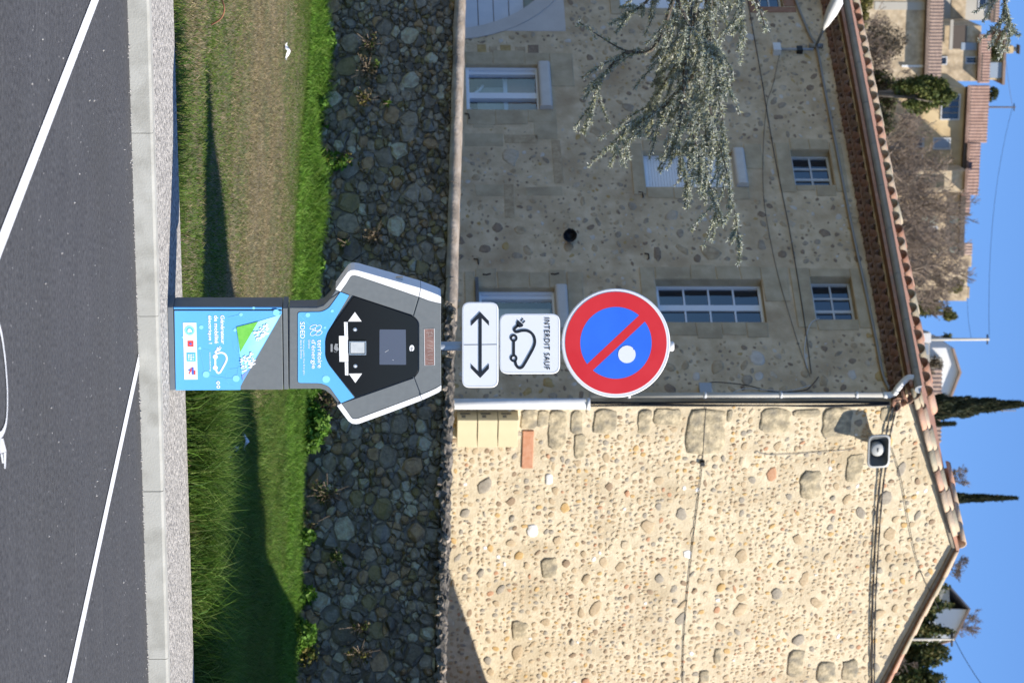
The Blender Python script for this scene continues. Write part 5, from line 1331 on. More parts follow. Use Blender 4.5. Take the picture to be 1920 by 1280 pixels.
# lush growth at the foot of the wall
X, Y = scatter(800000, lambda x: wallY(x) - 2.8 - 4.2 * np.clip(x - .2, 0, 1) + .5 * np.sin(x * 1.3), lambda x: wallY(x) - .03)
dd = wallY(X) - Y; lush = np.clip(1.15 - dd / np.where(X > .5, 5.5, 2.4), .1, 1) * (.65 + .5 * wave(X, Y, 1.4)); kk = np.random.uniform(0, 1, len(X)) < .25 + lush
X, Y, lush = X[kk], Y[kk], lush[kk]
blades('wall_foot_grass', X, Y, (.07 + np.where(X > .5, .17, .30) * np.clip(lush, 0, 1.2) * np.random.uniform(.3, 1.2, len(X))), np.random.uniform(.010, .020, len(X)), [(.10, .215, .02), (.13, .26, .03), (.07, .155, .018), (.17, .27, .045)], .6, 'lush bright green grass and weeds at the foot of the river wall')
# broad-leaved weeds in the same strip
N = 42000; k = np.random.uniform(-5.5, 4.9, N); f = -np.random.uniform(.02, .7, N) ; 
x = WF.o.x + WF.x.x * k + WF.y.x * f; y = WF.o.y + WF.x.y * k + WF.y.y * f
m1 = wave(k * 1.2, f * 2, 1.1) > -.15; x, y, k = x[m1], y[m1], k[m1]
z = lawn_z(x, y) + np.random.uniform(0, 1, len(x)) * np.clip(.16 + .40 * wave(k * 1.3, k * .7, 1.9) + .12 * np.sin(k * 9), .04, .6)
V, T = leaf_quads(np.stack([x, y, z], 1), .042, [(.09, .195, .02), (.12, .245, .03), (.06, .14, .018), (.15, .26, .045)]); tag(quads('foot_weeds', V, LEAF, None, T), 'bright green leafy weeds at the foot of the river wall', 'weeds', kind='stuff')

# ------------------------------------------------------------------ plants growing out of the wall
def wall_plant(px, py, w_, h_, n, cols, label, stalk=True, name='wall_plant', size=.022, dry_=False):
    k, z = WF.m(px, py, -.08); base = WF.world(k, -.04, z)
    t = tag(empty(name, base), label, 'plant', 'plants growing out of the river wall'); s = .0072
    P = blob_points(n, (0, -.10, 0), (w_ * s, .10, h_ * s), 8, .5); V, T = leaf_quads(P, size, cols); quads('leaves', V, LEAF, t, T)
    mb = MB()
    for i in range(26 if dry_ else 9):
        e = Vector((random.gauss(0, .55) * w_ * s, -.06 - random.random() * .14, random.gauss(.0, .6) * h_ * s)); mb.tube([(0, .06, 0), e * .5 + Vector((0, -.05, .01)), e * 1.1], .0035, 3, caps=False)
    mb.build('stalk', TWIG, t); return t
YG = [(.22, .20, .045), (.17, .17, .04), (.26, .22, .06)]; DG = [(.05, .085, .02), (.07, .11, .025), (.10, .12, .03)]; BR = [(.16, .12, .07), (.12, .09, .05), (.20, .16, .09)]
wall_plant(575, 290, 26, 16, 140, YG, 'yellowish leggy weed low on the river wall above the tall grass')
wall_plant(612, 296, 20, 24, 160, YG, 'yellow-leaved weed on the river wall just above the leggy yellowish one')
wall_plant(645, 296, 14, 18, 90, YG + BR, 'small fading weed third in the line of yellowish weeds on the river wall')
wall_plant(692, 82, 24, 24, 170, DG + BR, 'scruffy weed high on the left end of the river wall', dry_=True)
wall_plant(686, 132, 28, 26, 140, BR, 'dry brown weed on the left part of the river wall under the left window', dry_=True)
wall_plant(686, 186, 26, 24, 170, BR + YG, 'brown and yellow weed below the sill of the left window on the river wall', dry_=True)
wall_plant(727, 192, 9, 9, 60, [(.11, .19, .02)], 'tiny bright green plant on the river wall below the left window')
wall_plant(706, 120, 12, 6, 60, [(.12, .17, .03), (.10, .16, .03)], 'thin green sprig lying on the river wall under the left window')
wall_plant(700, 440, 22, 26, 150, BR, 'dry straw-coloured weed on the river wall left of the station head', dry_=True)
wall_plant(648, 455, 14, 16, 110, DG, 'small dark green weed below the straw-coloured one on the river wall')
wall_plant(600, 365, 14, 18, 130, YG + DG, 'low green and yellow weed on the river wall above the tall grass')
wall_plant(573, 450, 30, 40, 420, DG + YG, 'dark leafy bush at the foot of the river wall left of the station', size=.03)
wall_plant(548, 520, 24, 34, 300, DG, 'shady dark bush at the foot of the river wall behind the station', size=.03)
wall_plant(606, 752, 30, 40, 330, DG + BR, 'dark green and brown weed on the river wall right beside the station head', size=.028, dry_=True)
wall_plant(612, 922, 26, 32, 260, DG + BR, 'dark weed with reddish stems on the middle of the right river wall', dry_=True)
wall_plant(570, 986, 28, 34, 300, DG + BR, 'wide brownish weed low on the right part of the river wall', size=.026)
wall_plant(634, 1042, 20, 22, 160, DG, 'small dark green tuft in a gap of the right part of the river wall')
wall_plant(528, 1080, 34, 46, 480, DG, 'large dark leafy bush at the foot of the wall on the right', size=.032)
wall_plant(578, 1216, 30, 34, 330, DG + YG, 'green weed above the foot of the wall near the right end', size=.026)
wall_plant(674, 1172, 16, 22, 130, BR + DG, 'thin grey-brown weed high on the right end of the river wall', dry_=True)
wall_plant(672, 1222, 22, 26, 150, BR + YG, 'dry pale weed on the wall nearest the right edge of the photo', dry_=True)
wall_plant(546, 1035, 14, 20, 140, DG, 'little dark weed under the long flat stone on the right')
# ---- dandelion-like seed heads in the tufts, litter on the lawn, and a fallen twig
for i, (px, py, lab) in enumerate(((443, 840, 'white seed head furthest from the pavement in the tall grass on the right'), (430, 860, 'white seed head between two others in the tall grass on the right'), (430, 890, 'white seed head nearest the right edge in the tall grass'))):
    p = ground(px, py, .27); p.z = .27; b0 = Vector((p.x + .02, p.y, lawn_z(np.array([p.x]), np.array([p.y]))[0]))
    t = tag(empty('seed_head', b0), lab, 'flower', 'seed heads in the tall grass'); mb = MB(); mb.tube([(0, 0, 0), (.01, 0, (p.z - b0.z) * .6), tuple(p - b0)], .003, 4); mb.build('stem', TWIG, t)
    P = np.array(p - b0) + unit(np.random.normal(0, 1, (60, 3))) * .018; V, T = leaf_quads(P, .008, [(.75, .75, .70)]); quads('fluff', V, LEAF, t, T)
def litter(px, py, w_, l_, label, seed):
    rnd = random.Random(seed); p = ground(px, py, .22); p.z = lawn_z(np.array([p.x]), np.array([p.y]))[0] + .05; mb = MB(); vs = []; n, m_ = 9, 5
    for i in range(n):
        for j in range(m_):
            e = math.sin(math.pi * (i + .6) / (n + .2)) ; vs.append(((i / (n - 1) - .5) * l_, (j / (m_ - 1) - .5) * w_ * e + rnd.gauss(0, .006), .015 * math.sin(i * 1.1 + seed) + .03 * e * (1 - abs(j - 2) / 2) + rnd.gauss(0, .006)))
    mb.add(vs, [(i * m_ + j, (i + 1) * m_ + j, (i + 1) * m_ + j + 1, i * m_ + j + 1) for i in range(n - 1) for j in range(m_ - 1)])
    return tag(mb.build('paper_scrap', WSTICK, None, p, .1), label, 'litter', 'scraps of white paper on the lawn')
litter(527, 96, .09, .20, 'white scrap of paper on the lawn near the wall at the far left', 3); litter(474, 828, .10, .17, 'white scrap of paper lying in the grass right of the station', 4)
mb = MB(); p = ground(392, 12, .15); mb.tube(smooth_line([(p.x - .12, p.y, .20), (p.x, p.y - .05, .26), (p.x + .08, p.y, .24), (p.x + .12, p.y + .1, .16)], 4), .006, 5); tag(mb.build('fallen_twig', mat('reddish_twig', (.26, .12, .07), rough=.9)), 'reddish fallen twig lying in the grass at the top left', 'twig')

# ================================================================== CEDAR BRANCHES REACHING IN FROM THE LEFT
CY = 22.0; TRX = -7.2
cd = tag(empty('cedar_tree', (TRX, CY, .2)), 'blue-grey cedar whose drooping sunlit branches reach in from the left in front of the house', 'tree')
mb = MB(); mb.tube([(0, 0, -.3), (.05, 0, 3), (-.05, .1, 6), (0, 0, 10)], [.34, .28, .22, .10], 12); mb.build('trunk', BARK, cd)
limbs = [(((1320, -60), (1328, 60), (1312, 150), (1340, 250), (1368, 340), (1386, 455)), .0, 1.0), (((1300, -60), (1290, 80), (1282, 170), (1302, 260), (1325, 330), (1345, 402)), -.25, 1.0),
         (((1280, -50), (1232, 80), (1200, 98), (1165, 92), (1118, 64), (1086, 42)), .3, .25), (((1200, 98), (1172, 100), (1140, 130), (1120, 160), (1104, 222)), .3, .45),
         (((1310, 130), (1250, 195), (1215, 215), (1186, 236), (1148, 276)), -.1, .8), (((1376, -40), (1392, 10), (1388, 52)), -.3, .8), (((1402, -40), (1424, 15), (1436, 58)), -.5, .25),
         (((1250, -40), (1205, 10), (1172, 26)), .2, .5), (((1286, 130), (1276, 220), (1270, 275), (1290, 345)), -.3, 1.0), (((1330, 60), (1350, 130), (1352, 200), (1362, 270)), .25, 1.1),
         (((1310, -40), (1300, 40), (1262, 130), (1230, 180), (1215, 228)), .1, .9), (((1345, -50), (1330, 30), (1335, 120), (1320, 200)), -.35, 1.1), (((1290, -50), (1260, 40), (1240, 110), (1250, 170)), .4, .8),
         (((1325, 180), (1335, 240), (1318, 290), (1325, 345)), .15, .9), (((1886, -60), (1884, 10), (1892, 40), (1908, 66)), 0, .5), (((1310, 20), (1290, 90), (1315, 160)), .5, 1.2), (((1270, 0), (1300, 60), (1345, 95)), -.5, 1.2)]
lm = MB(); NP, ND, NB = [], [], []
rnd = random.Random(8)
def w22(px, py, dy): return np.array(at(px, py, CY + dy)) - np.array((TRX, CY, .2))
for pts_, dy, dens in limbs:
    W_ = [Vector(w22(px, py, dy)) for px, py in pts_]; sm = [Vector(q) for q in smooth_line(W_, 6)]
    st0 = sm[0]; root = Vector((0.0, 0, max(2.5, st0.z - .9)))
    if abs(pts_[0][1]) >= 35 and pts_[0][1] < 0: lm.tube([root, root.lerp(st0, .5) + Vector((0, 0, .35)), st0], [.06, .045, .022], 6)
    n = len(sm); lm.tube(sm, [max(.004, .020 * (1 - i / n)) for i in range(n)], 5)
    for i, q in enumerate(sm):
        d0 = (sm[min(i + 1, n - 1)] - sm[max(i - 1, 0)]).normalized(); tip = i / n
        for s in range(int(rnd.uniform(.5, 2.0) * dens + .5)):
            L = rnd.uniform(.14, .62) * (1.05 - .55 * tip) * (.6 + .4 * min(dens, 1))
            d = (d0 * .6 + Vector((rnd.gauss(.45, .4), rnd.gauss(0, .5), rnd.gauss(-.1, .5)))).normalized(); p = q.copy(); seg = 7; tp = [p.copy()]
            for k in range(seg):
                d = (d + Vector((.09, 0, -.05)) + Vector((rnd.gauss(0, .08), rnd.gauss(0, .08), rnd.gauss(0, .08)))).normalized(); p = p + d * (L / seg); tp.append(p.copy())
                for u in range(4): NP.append(np.array(p - d * (L / seg) * rnd.random())); ND.append(np.array(d))
            lm.tube(tp, .0035, 3, caps=False)
        for u in range(3): NP.append(np.array(q) + np.random.normal(0, .012, 3)); ND.append(np.array(d0))
lm.build('branches', mat('cedar_bark', (.085, .07, .058), (.13, .11, .09), 20, .9), cd)
NP, ND = np.array(NP), np.array(ND); rep = 7; P = np.repeat(NP, rep, 0) + np.random.normal(0, .005, (len(NP) * rep, 3)); D = unit(np.repeat(ND, rep, 0) * .55 + np.random.normal(0, .55, (len(NP) * rep, 3)) + np.array([0, 0, .12]))
L = np.random.uniform(.018, .036, (len(P), 1)); S = unit(np.cross(D, np.random.normal(0, 1, D.shape))) * .0042
V = np.stack([P - S, P + S, P + D * L + S * .3, P + D * L - S * .3], 1)
quads('needles', V, NEEDLE, cd, tinted([(.38, .405, .32), (.46, .475, .40), (.30, .33, .25), (.37, .365, .19), (.53, .535, .47)], len(V), .15))

# ================================================================== THE HILL BEHIND: houses, trees, poles
HB = mat('hill_house_stone', (.46, .35, .22), (.60, .48, .325), 3.5, .95, .9, 6, third=(.30, .23, .15), tscale=1.6); HO = mat('ochre_plaster', (.50, .365, .195), (.60, .46, .265), 1.2, .95, .3, 6, third=(.42, .31, .18), tscale=.7)
HG = mat('grey_plaster', (.42, .385, .32), (.48, .445, .38), .6, .95, .2, 6); HW = mat('white_plaster', (.78, .77, .74), (.72, .70, .67), .5, .9); HR = [mat('hill_roof_%d' % i, a, b, 1.6, .9, .4, 6) for i, (a, b) in enumerate((((.22, .135, .10), (.30, .195, .15)), ((.19, .135, .105), (.27, .195, .15)), ((.27, .185, .14), (.34, .25, .195)), ((.11, .11, .125), (.15, .15, .165))))]
SHB = mat('faded_blue_shutter', (.27, .32, .38), rough=.7); SHG = mat('pale_green_shutter', (.40, .50, .42), rough=.7); WOOD_SHADE = mat('timber_and_shade', (.10, .08, .065), rough=.9)  # the dark timber tone also paints shade under eaves and in the terrace
class HH:
    """a house on the hill: its front stands at depth Y between the photo columns py0..py1"""
    def __init__(s, name, label, Y, px0, px1, py0, py1, m, deg=0.0, deep=6.0, group='houses on the hill', part='wall'):
        p = at((px0 + px1) / 2, (py0 + py1) / 2, Y); s.f = Frame((p.x, p.y, 0), deg); s.Y = Y
        s.x0, s.x1 = s.f.m(px0, py0)[0], s.f.m(px0, py1)[0]; s.z0 = s.f.m(px0, (py0 + py1) / 2)[1]; s.z1 = s.f.m(px1, (py0 + py1) / 2)[1]
        s.t = tag(empty(name, (p.x, p.y, 0), s.f.a), label, 'house', group); s.deep = deep
        mb = MB(); mb.box(s.x0, s.x1, 0, deep, s.z0 - 7, s.z1); s.wall = mb.build(part, m, s.t)
    def r(s, px0, px1, py0, py1, off=0.0):
        pm, ym = (px0 + px1) / 2, (py0 + py1) / 2
        return s.f.m(pm, py0, off)[0], s.f.m(pm, py1, off)[0], s.f.m(px0, ym, off)[1], s.f.m(px1, ym, off)[1]
    def window(s, px0, px1, py0, py1, cols=2, rows=1, fm=None, pane=True, m=None):
        x0, x1, z0, z1 = s.r(px0, px1, py0, py1); fm = fm or OLD_PAINT; w_ = .07
        mb = MB(); frame_ring(mb, x0, x1, z0, z1, w_, -.06, .02); o = mb.build('window', fm, s.t)
        for c in range(cols):
            for r_ in range(rows):
                a, b = x0 + w_ + (x1 - x0 - 2 * w_) * c / cols, x0 + w_ + (x1 - x0 - 2 * w_) * (c + 1) / cols; lo, hi = z0 + w_ + (z1 - z0 - 2 * w_) * r_ / rows, z0 + w_ + (z1 - z0 - 2 * w_) * (r_ + 1) / rows
                q = MB(); q.box(a + .02, b - .02, -.03, -.01, lo + .02, hi - .02); q.build('pane', m or DARKGLASS, o)
        return o
    def slab(s, name, px0, px1, py0, py1, y0, y1, m): x0, x1, z0, z1 = s.r(px0, px1, py0, py1); mb = MB(); mb.box(x0, x1, y0, y1, z0, z1); return mb.build(name, m, s.t)
    def roof(s, px0, px1, py0, py1, m, over=.5, back=None, py0b=None, py1b=None):
        """tiled slope facing us: eave at px0, ridge at px1, ribbed like barrel tiles"""
        xe0, xe1, ze, _ = s.r(px0, px0 + 1, py0, py1, -over); bk = back if back is not None else s.deep * .5
        xr0, xr1, zr_, _ = s.r(px1, px1 + 1, py0b or py0, py1b or py1, bk); mb = MB(); n = max(4, int((xe1 - xe0) / .19)); vs = []
        for i in range(n * 2 + 1):
            u = i / (n * 2); up = .07 if i % 2 else 0; xa, xb_ = xe0 + (xe1 - xe0) * u, xr0 + (xr1 - xr0) * u
            vs += [(xa, -over, ze + up), (xb_, bk, zr_ + up), (xa, -over + .02, ze - .12), (xb_, bk, zr_ - .12)]
        k = n * 2 + 1; fs = []
        for i in range(k - 1):
            a, b = 4 * i, 4 * i + 4; fs += [(a, b, b + 1, a + 1), (a, a + 2, b + 2, b), (a + 2, a + 3, b + 3, b + 2), (a + 1, b + 1, b + 3, a + 3)]
        fs += [(0, 1, 3, 2), (4 * (k - 1), 4 * (k - 1) + 2, 4 * (k - 1) + 3, 4 * (k - 1) + 1)]
        mb.add(vs, fs); return mb.build('roof', m, s.t)
# big stone house at the upper left edge
h = HH('hill_house', 'large pale stone house with a sloping tiled eave at the top left of the hill', 150, 1570, 1744, -220, 150, HB, 10)
h.roof(1744, 1770, -230, 156, HR[1], .7, 3.5); h.slab('downpipe', 1690, 1742, 122, 126, -.12, 0, PIPE_W); h.slab('pale_band', 1640, 1740, 4, 19, -.03, 0, HG)
h.slab('eave_shade_strip', 1736, 1744, -225, 152, -.5, 0, WOOD_SHADE)
h = HH('hill_house', 'grey rendered house with one window at the top edge of the hill', 172, 1760, 1864, -160, 38, HG, 14)
h.roof(1866, 1878, -165, 42, HR[1], .3, 3); h.window(1834, 1850, -8, 19, 1, 1); h.slab('stone_panel', 1785, 1812, -60, 34, -.05, 0, HB); h.slab('gutter', 1864, 1868, -100, 42, -.25, -.02, WOOD_SHADE)
h = HH('hill_house', 'stone house with a dark open terrace and two small windows below a red tile strip', 168, 1700, 1838, 48, 152, HB, 12)
h.slab('terrace_shade', 1786, 1812, 48, 92, -.04, .0, WOOD_SHADE); h.slab('terrace_door', 1802, 1832, 80, 94, -.06, -.001, SHB); h.window(1762, 1776, 106, 122); h.window(1810, 1832, 106, 120); h.slab('eave_shadow_strip', 1832, 1840, 100, 150, -.35, 0, WOOD_SHADE)  # dark slabs stand in for shade in the terrace and under the eave
h.roof(1838, 1856, 64, 156, HR[0], .6, 2.6); h.slab('terrace_wall', 1778, 1784, 36, 92, -.5, -.3, HG)
h = HH('hill_house', 'pale wing with a grey panel and a slim chimney at the top of the hill', 178, 1820, 1878, 88, 150, HO, 12)
h.slab('grey_panel', 1853, 1880, 117, 146, -.2, -.02, SHB); h.slab('flat_roof', 1879, 1884, 60, 158, -.4, 4, HR[1])
q = h.r(1882, 1904, 88, 102); mb = MB(); mb.box(q[0], q[1], .6, 1.2, q[2], q[3]); ch = mb.build('chimney', HO, h.t); mb = MB(); mb.tube([((q[0] + q[1]) / 2, .9, q[3]), ((q[0] + q[1]) / 2, .9, q[3] + .35)], .16, 8); mb.build('chimney_pot', ZINC, ch); mb = MB(); mb.box(q[0] - .05, q[1] + .05, .5, 1.3, q[3] + .36, q[3] + .43); mb.build('chimney_cap', WOOD_SHADE, ch)
h = HH('hill_house', 'ochre house with a wide red roof and a large window', 160, 1690, 1808, 164, 314, HO, 14)
h.roof(1816, 1852, 160, 268, HR[0], .7, 3.2); h.roof(1816, 1836, 268, 350, HR[0], .7, 1.8); h.slab('eave_shade_strip', 1806, 1815, 162, 318, -.5, .0, WOOD_SHADE); h.window(1764, 1800, 176, 225, 4, 1, OLD_PAINT); h.window(1749, 1782, 258, 280, 1, 1, OLD_PAINT, m=SHB); h.window(1712, 1732, 258, 276, 2, 1); h.window(1712, 1730, 288, 304, 2, 1); h.slab('downpipe', 1712, 1812, 315, 318, -.1, 0, PIPE_W)  # dark strip along the eave paints its shadow on the wall
q = h.r(1702, 1705, 165, 200)
for i, a in enumerate((172, 196)): q = h.r(1826 + 0, 1831, a, a + 34 if False else a + 18); 
h = HH('hill_house', 'narrow ochre house with a dark ivy patch, right of the wide red roof', 158, 1680, 1812, 320, 360, HB, 12)
h.roof(1813, 1834, 316, 366, HR[0], .5, 2.5); h.slab('ivy_patch', 1712, 1770, 330, 352, -.08, -.001, mat('dark_ivy', (.05, .05, .035), (.09, .08, .06), 2.5, .95, .5, 8))
h = HH('hill_house', 'low ruined stone house with pale green shutters behind the bare trees', 162, 1670, 1804, 362, 475, HB, 9)
h.slab('eave_shade_strip', 1797, 1806, 366, 478, -.5, 0, WOOD_SHADE); h.roof(1806, 1818, 360, 405, HR[0], .5, 2.5); h.roof(1808, 1822, 455, 478, HR[2], .5, 2.5)
for a in ((1728, 1758, 405, 420), (1728, 1758, 460, 472)): h.slab('shutter', *a, -.10, -.02, SHG)
for a in ((1780, 1798, 404, 418), (1780, 1798, 462, 474)): h.slab('shutter', *a, -.10, -.02, SHG)
h.window(1728, 1758, 424, 450, 2, 1)
h = HH('hill_house', 'crumbling ochre stone tower stub at the end of the ridge', 165, 1700, 1814, 478, 564, HB, 12, 5)
h.slab('broken_top', 1814, 1822, 480, 500, .0, 3, HB); h.slab('broken_top', 1814, 1819, 540, 560, .2, 3, HB)
# white gabled house beside the pole
h = HH('gabled_house', 'white gabled house with a thin red verge beside the utility pole', 140, 1700, 1784, 652, 764, HW, 8, 5, 'small houses behind the roof')
A_ = [h.f.m(px, py) for px, py in ((1784, 652), (1798, 697), (1772, 764), (1740, 764), (1740, 652))]
mb = MB(); mb.prism([(A_[0][0], A_[0][1] - .01), (A_[1][0], A_[1][1]), (A_[2][0], A_[2][1])], -.004, 5); mb.build('gable', HW, h.t)
for a, b in ((0, 1), (1, 2)):
    p, q = Vector(A_[a]), Vector(A_[b]); mb = MB(); mb.prism([(p.x, p.y - .02), (q.x, q.y - .02), (q.x, q.y + .10), (p.x, p.y + .10)], -.25, 5.2); mb.build('roof', HR[2], h.t)
h.slab('grey_shade_slab', 1725, 1762, 668, 690, -.7, -.02, HG)  # grey slab put in for the shaded lower left of the white wall
h = HH('lean_to_house', 'low building with a brown tiled lean-to roof just above the main roof line', 120, 1690, 1742, 622, 830, HG, 4, 5, 'small houses behind the roof')
h.roof(1742, 1764, 690, 830, HR[1], .4, 3); h.slab('white_panel', 1724, 1744, 624, 642, -.2, -.05, HW); h.slab('blue_panel', 1726, 1740, 644, 664, -.15, -.04, SHB)
# white house with slate roof on the right, above the hedge
h = HH('slate_roof_house', 'white house with a dark slate roof above the hedge on the right', 150, 1750, 1786, 1141, 1196, HW, -10, 6, 'small houses behind the roof')
G_ = [h.f.m(px, py) for px, py in ((1786, 1141), (1815, 1140), (1786, 1198))]; G2 = h.f.m(1786, 1099)
mb = MB(); mb.prism([(h.x0, h.z1 - .01), (h.x0 + .03, G_[1][1]), (h.x1, h.z1 - .01)], -.003, 6); mb.build('gable', HW, h.t)
p, q = Vector((h.x0 + .02, G_[1][1])), Vector(G_[2]); mb = MB(); mb.prism([(p.x, p.y - .02), (q.x + .1, q.y - .05), (q.x + .1, q.y + .05), (p.x, p.y + .10)], -.3, 6.2); mb.build('roof_edge', HR[2], h.t)
mb = MB(); vs = [(h.x0 + .03, -.3, G_[1][1] + .1), (h.x0 + .03, 6.2, G_[1][1] + .1), (G2[0], 6.2, h.z1 - .1), (G2[0], -.3, h.z1 - .1)]; mb.add(vs + [(a, b, c - .12) for a, b, c in vs], [(0, 1, 2, 3), (7, 6, 5, 4), (0, 3, 7, 4), (2, 6, 7, 3)]); mb.build('roof', HR[3], h.t)
mb = MB(); mb.box(G2[0] + .05, h.x0, .0, 6, h.z1 - 4, h.z1 - .12); mb.build('wing', HG, h.t)

# evergreens and shrubs on the hill
def at_bush(name, label, Y, px0, px1, py0, py1, n, size, cols, cat='shrub', clumps=14, spread=.45, dz=1.0, group='evergreens on the hill'):
    a, b = at(px0, py0, Y), at(px1, py1, Y); c = ((a.x + b.x) / 2, Y, (a.z + b.z) / 2); rad = ((b.x - a.x) / 2, max((b.x - a.x) / 2, .8) * dz, (b.z - a.z) / 2)
    return bush(name, label, cat, c, rad, n, size, cols, group, clumps, True, spread)
PINE = [(.05, .062, .022), (.07, .082, .026), (.038, .05, .02), (.095, .095, .03)]; OLIVE = [(.13, .125, .035), (.165, .15, .04), (.10, .105, .032), (.20, .175, .055)]; SCRUB = [(.16, .125, .085), (.12, .095, .065), (.20, .16, .11), (.10, .085, .055)]
at_bush('shrub', 'yellow-green bush at the top left of the hill beside the street lamp', 112, 1580, 1640, -30, 52, 2600, .07, OLIVE)
at_bush('shrub', 'greyish brown scrub below the large pale stone house', 116, 1590, 1700, 30, 130, 3000, .06, SCRUB, clumps=22)
at_bush('shrub', 'dark evergreen bush in the middle of the hillside', 102, 1622, 1690, 130, 232, 3800, .07, PINE + SCRUB, clumps=20)
at_bush('evergreen_tree', 'leaning green conifer in front of the ochre house with the large window', 100, 1668, 1800, 140, 212, 7500, .075, [(.085, .11, .03), (.12, .145, .035), (.06, .08, .024), (.16, .165, .05)], 'tree', 30, .36)
at_bush('shrub', 'low dark shrub under the leaning conifer', 99, 1612, 1690, 190, 262, 2600, .07, PINE + SCRUB)
at_bush('shrub', 'round green bush on the flat roof beside the grey panel', 175, 1854, 1880, 80, 118, 900, .08, PINE)
at_bush('shrub', 'small green bush beside the slim pole on the skyline at the top left', 176, 1852, 1872, 160, 200, 700, .08, PINE)
at_bush('evergreen_tree', 'dark green tree with ragged top just right of the tower stub', 126, 1690, 1778, 545, 600, 3400, .07, PINE + OLIVE, 'tree', 18)
at_bush('shrub', 'olive bush sticking up into the sky near the utility pole', 128, 1758, 1804, 568, 608, 1300, .07, OLIVE + PINE, clumps=9)
at_bush('shrub', 'small dark bush at the foot of the utility pole', 138, 1768, 1784, 622, 640, 300, .07, PINE)
at_bush('shrub', 'grey bare bush in front of the white gabled house', 118, 1738, 1764, 660, 706, 900, .05, SCRUB)
at_bush('shrub', 'ivy-green bush on the tower stub', 160, 1780, 1812, 520, 552, 900, .08, OLIVE)
# bare trees
bt = ((1600, 305, 20, 1800, .9), (1590, 250, 18, 1720, .9), (1600, 372, 19, 1830, .8), (1620, 420, 20, 1835, .9), (1640, 470, 18, 1830, .85), (1660, 520, 16, 1815, .9), (1620, 340, 12, 1740, 1.0), (1650, 440, 12, 1745, 1.0), (1600, 120, 18, 1700, .9), (1610, 200, 14, 1790, .8), (1660, 395, 12, 1730, 1.0), (1680, 560, 12, 1800, .8), (1690, 500, 10, 1750, 1.), (1560, 60, 18, 1700, .9))
desc = ('bare grey-brown tree in front of the narrow ochre house', 'bare tree below the small blue-grey window of the ochre house', 'tall bare tree left of the pale green shutters', 'tall bare tree whose twigs stand against the sky over the ruined house', 'bare tree in front of the right pair of pale green shutters', 'bare tree before the crumbling tower stub', 'low bare tree in front of the ivy patch', 'low bare tree just above the roof edge below the ruined house', 'bare tree before the downpipe of the large pale house', 'thin bare tree behind the leaning conifer', 'low twiggy bare tree between two taller ones below the green shutters', 'thin bare tree beside the ragged dark evergreen', 'short bare tree under the tower stub', 'bare tree at the top left behind the street lamp')
for i, (px0, py, _, px1, s) in enumerate(bt):
    Y = 104 + (i * 7) % 17; b = at(px0, py, Y); tpz = at(px1, py, Y).z
    bare_tree('bare_tree', desc[i], (b.x, Y, b.z - .5), (tpz - b.z + .5) * 1.02, s, 100 + i, 6, .09, m=TWIG, thin=.010, group='bare trees on the hill')
extra = ((275, 1760, 'bare sapling in front of the ochre house below its small window'), (325, 1790, 'bare tree crossing the front of the narrow ochre house'), (350, 1770, 'bare tree at the left end of the ruined house'), (385, 1800, 'bare tree reaching the eaves of the ruined house, left of the shutters'), (410, 1770, 'bare tree in front of the left pair of pale green shutters'), (440, 1815, 'bare tree before the window of the ruined house'), (455, 1780, 'bare tree right of the window of the ruined house'), (485, 1800, 'bare tree at the right end of the ruined house'), (535, 1770, 'low bare tree in front of the right half of the tower stub'), (300, 1720, 'low bare tree below the downpipe between the two ochre houses'))
for i, (py, px1, lab) in enumerate(extra):
    Y = 108 + (i * 5) % 23; b = at(1640, py, Y); tpz = at(px1, py, Y).z
    bare_tree('bare_tree', lab, (b.x, Y, b.z - .5), (tpz - b.z + .5) * 1.05, .95, 500 + i, 6, .08, thin=.011, group='bare trees on the hill')
for i, (px0, py, px1, lab) in enumerate(((1760, 893, 1826, 'small bare tree peeking over the left slope of the roof beside the slim cypress'), (1765, 1068, 1826, 'small bare tree just right of the roof apex'), (1760, 1170, 1858, 'wide bare tree above the slate-roofed white house'), (1770, 1120, 1800, 'thin bare tree left of the slate roof'))):
    Y = 155; b = at(px0, py, Y); tpz = at(px1, py, Y).z
    bare_tree('bare_tree', lab, (b.x, Y, b.z), (tpz - b.z) * 1.0, .9, 300 + i, 6, .07, thin=.013, group='bare trees behind the gable')
cypress('tall dark cypress rising behind the left end of the gable roof', 1920, 757, 1770, 743, 796, 112)
cypress('slim cypress rising behind the left slope of the gable roof', 1903, 933, 1795, 923, 944, 128)
cypress('tiny cypress tip beside the tall dark one', 1786, 794, 1776, 789, 800, 118)
# evergreen hedge trees on the right
HC_ = [(.045, .065, .018), (.065, .085, .022), (.035, .052, .016), (.11, .105, .03), (.15, .13, .04)]
for i, (px1, py0, py1, lab) in enumerate(((1782, 1062, 1118, 'leftmost clipped evergreen of the hedge above the right roof slope'), (1786, 1106, 1160, 'second evergreen of the hedge, under the slate-roofed house'), (1788, 1150, 1206, 'third evergreen of the hedge, behind the thin pole'), (1790, 1196, 1252, 'fourth evergreen of the hedge, right of the thin pole'), (1791, 1240, 1310, 'last evergreen of the hedge at the right edge of the photo'))):
    at_bush('hedge_tree', lab, 96 + (i % 2), 1630, px1, py0, py1, 5200, .075, HC_, 'tree', 40, .34, group='hedge trees on the right')
bare_tree('bare_tree', 'bare bush in front of the hedge at the right edge', at(1640, 1240, 88), at(1740, 1240, 88).z - at(1640, 1240, 88).z, 1.0, 410, 5, .06, thin=.012, group='bare trees behind the gable')
bare_tree('bare_tree', 'bare bush in front of the hedge left of the thin pole', at(1650, 1160, 88), at(1735, 1160, 88).z - at(1650, 1160, 88).z, 1.0, 411, 5, .06, thin=.012, group='bare trees behind the gable')
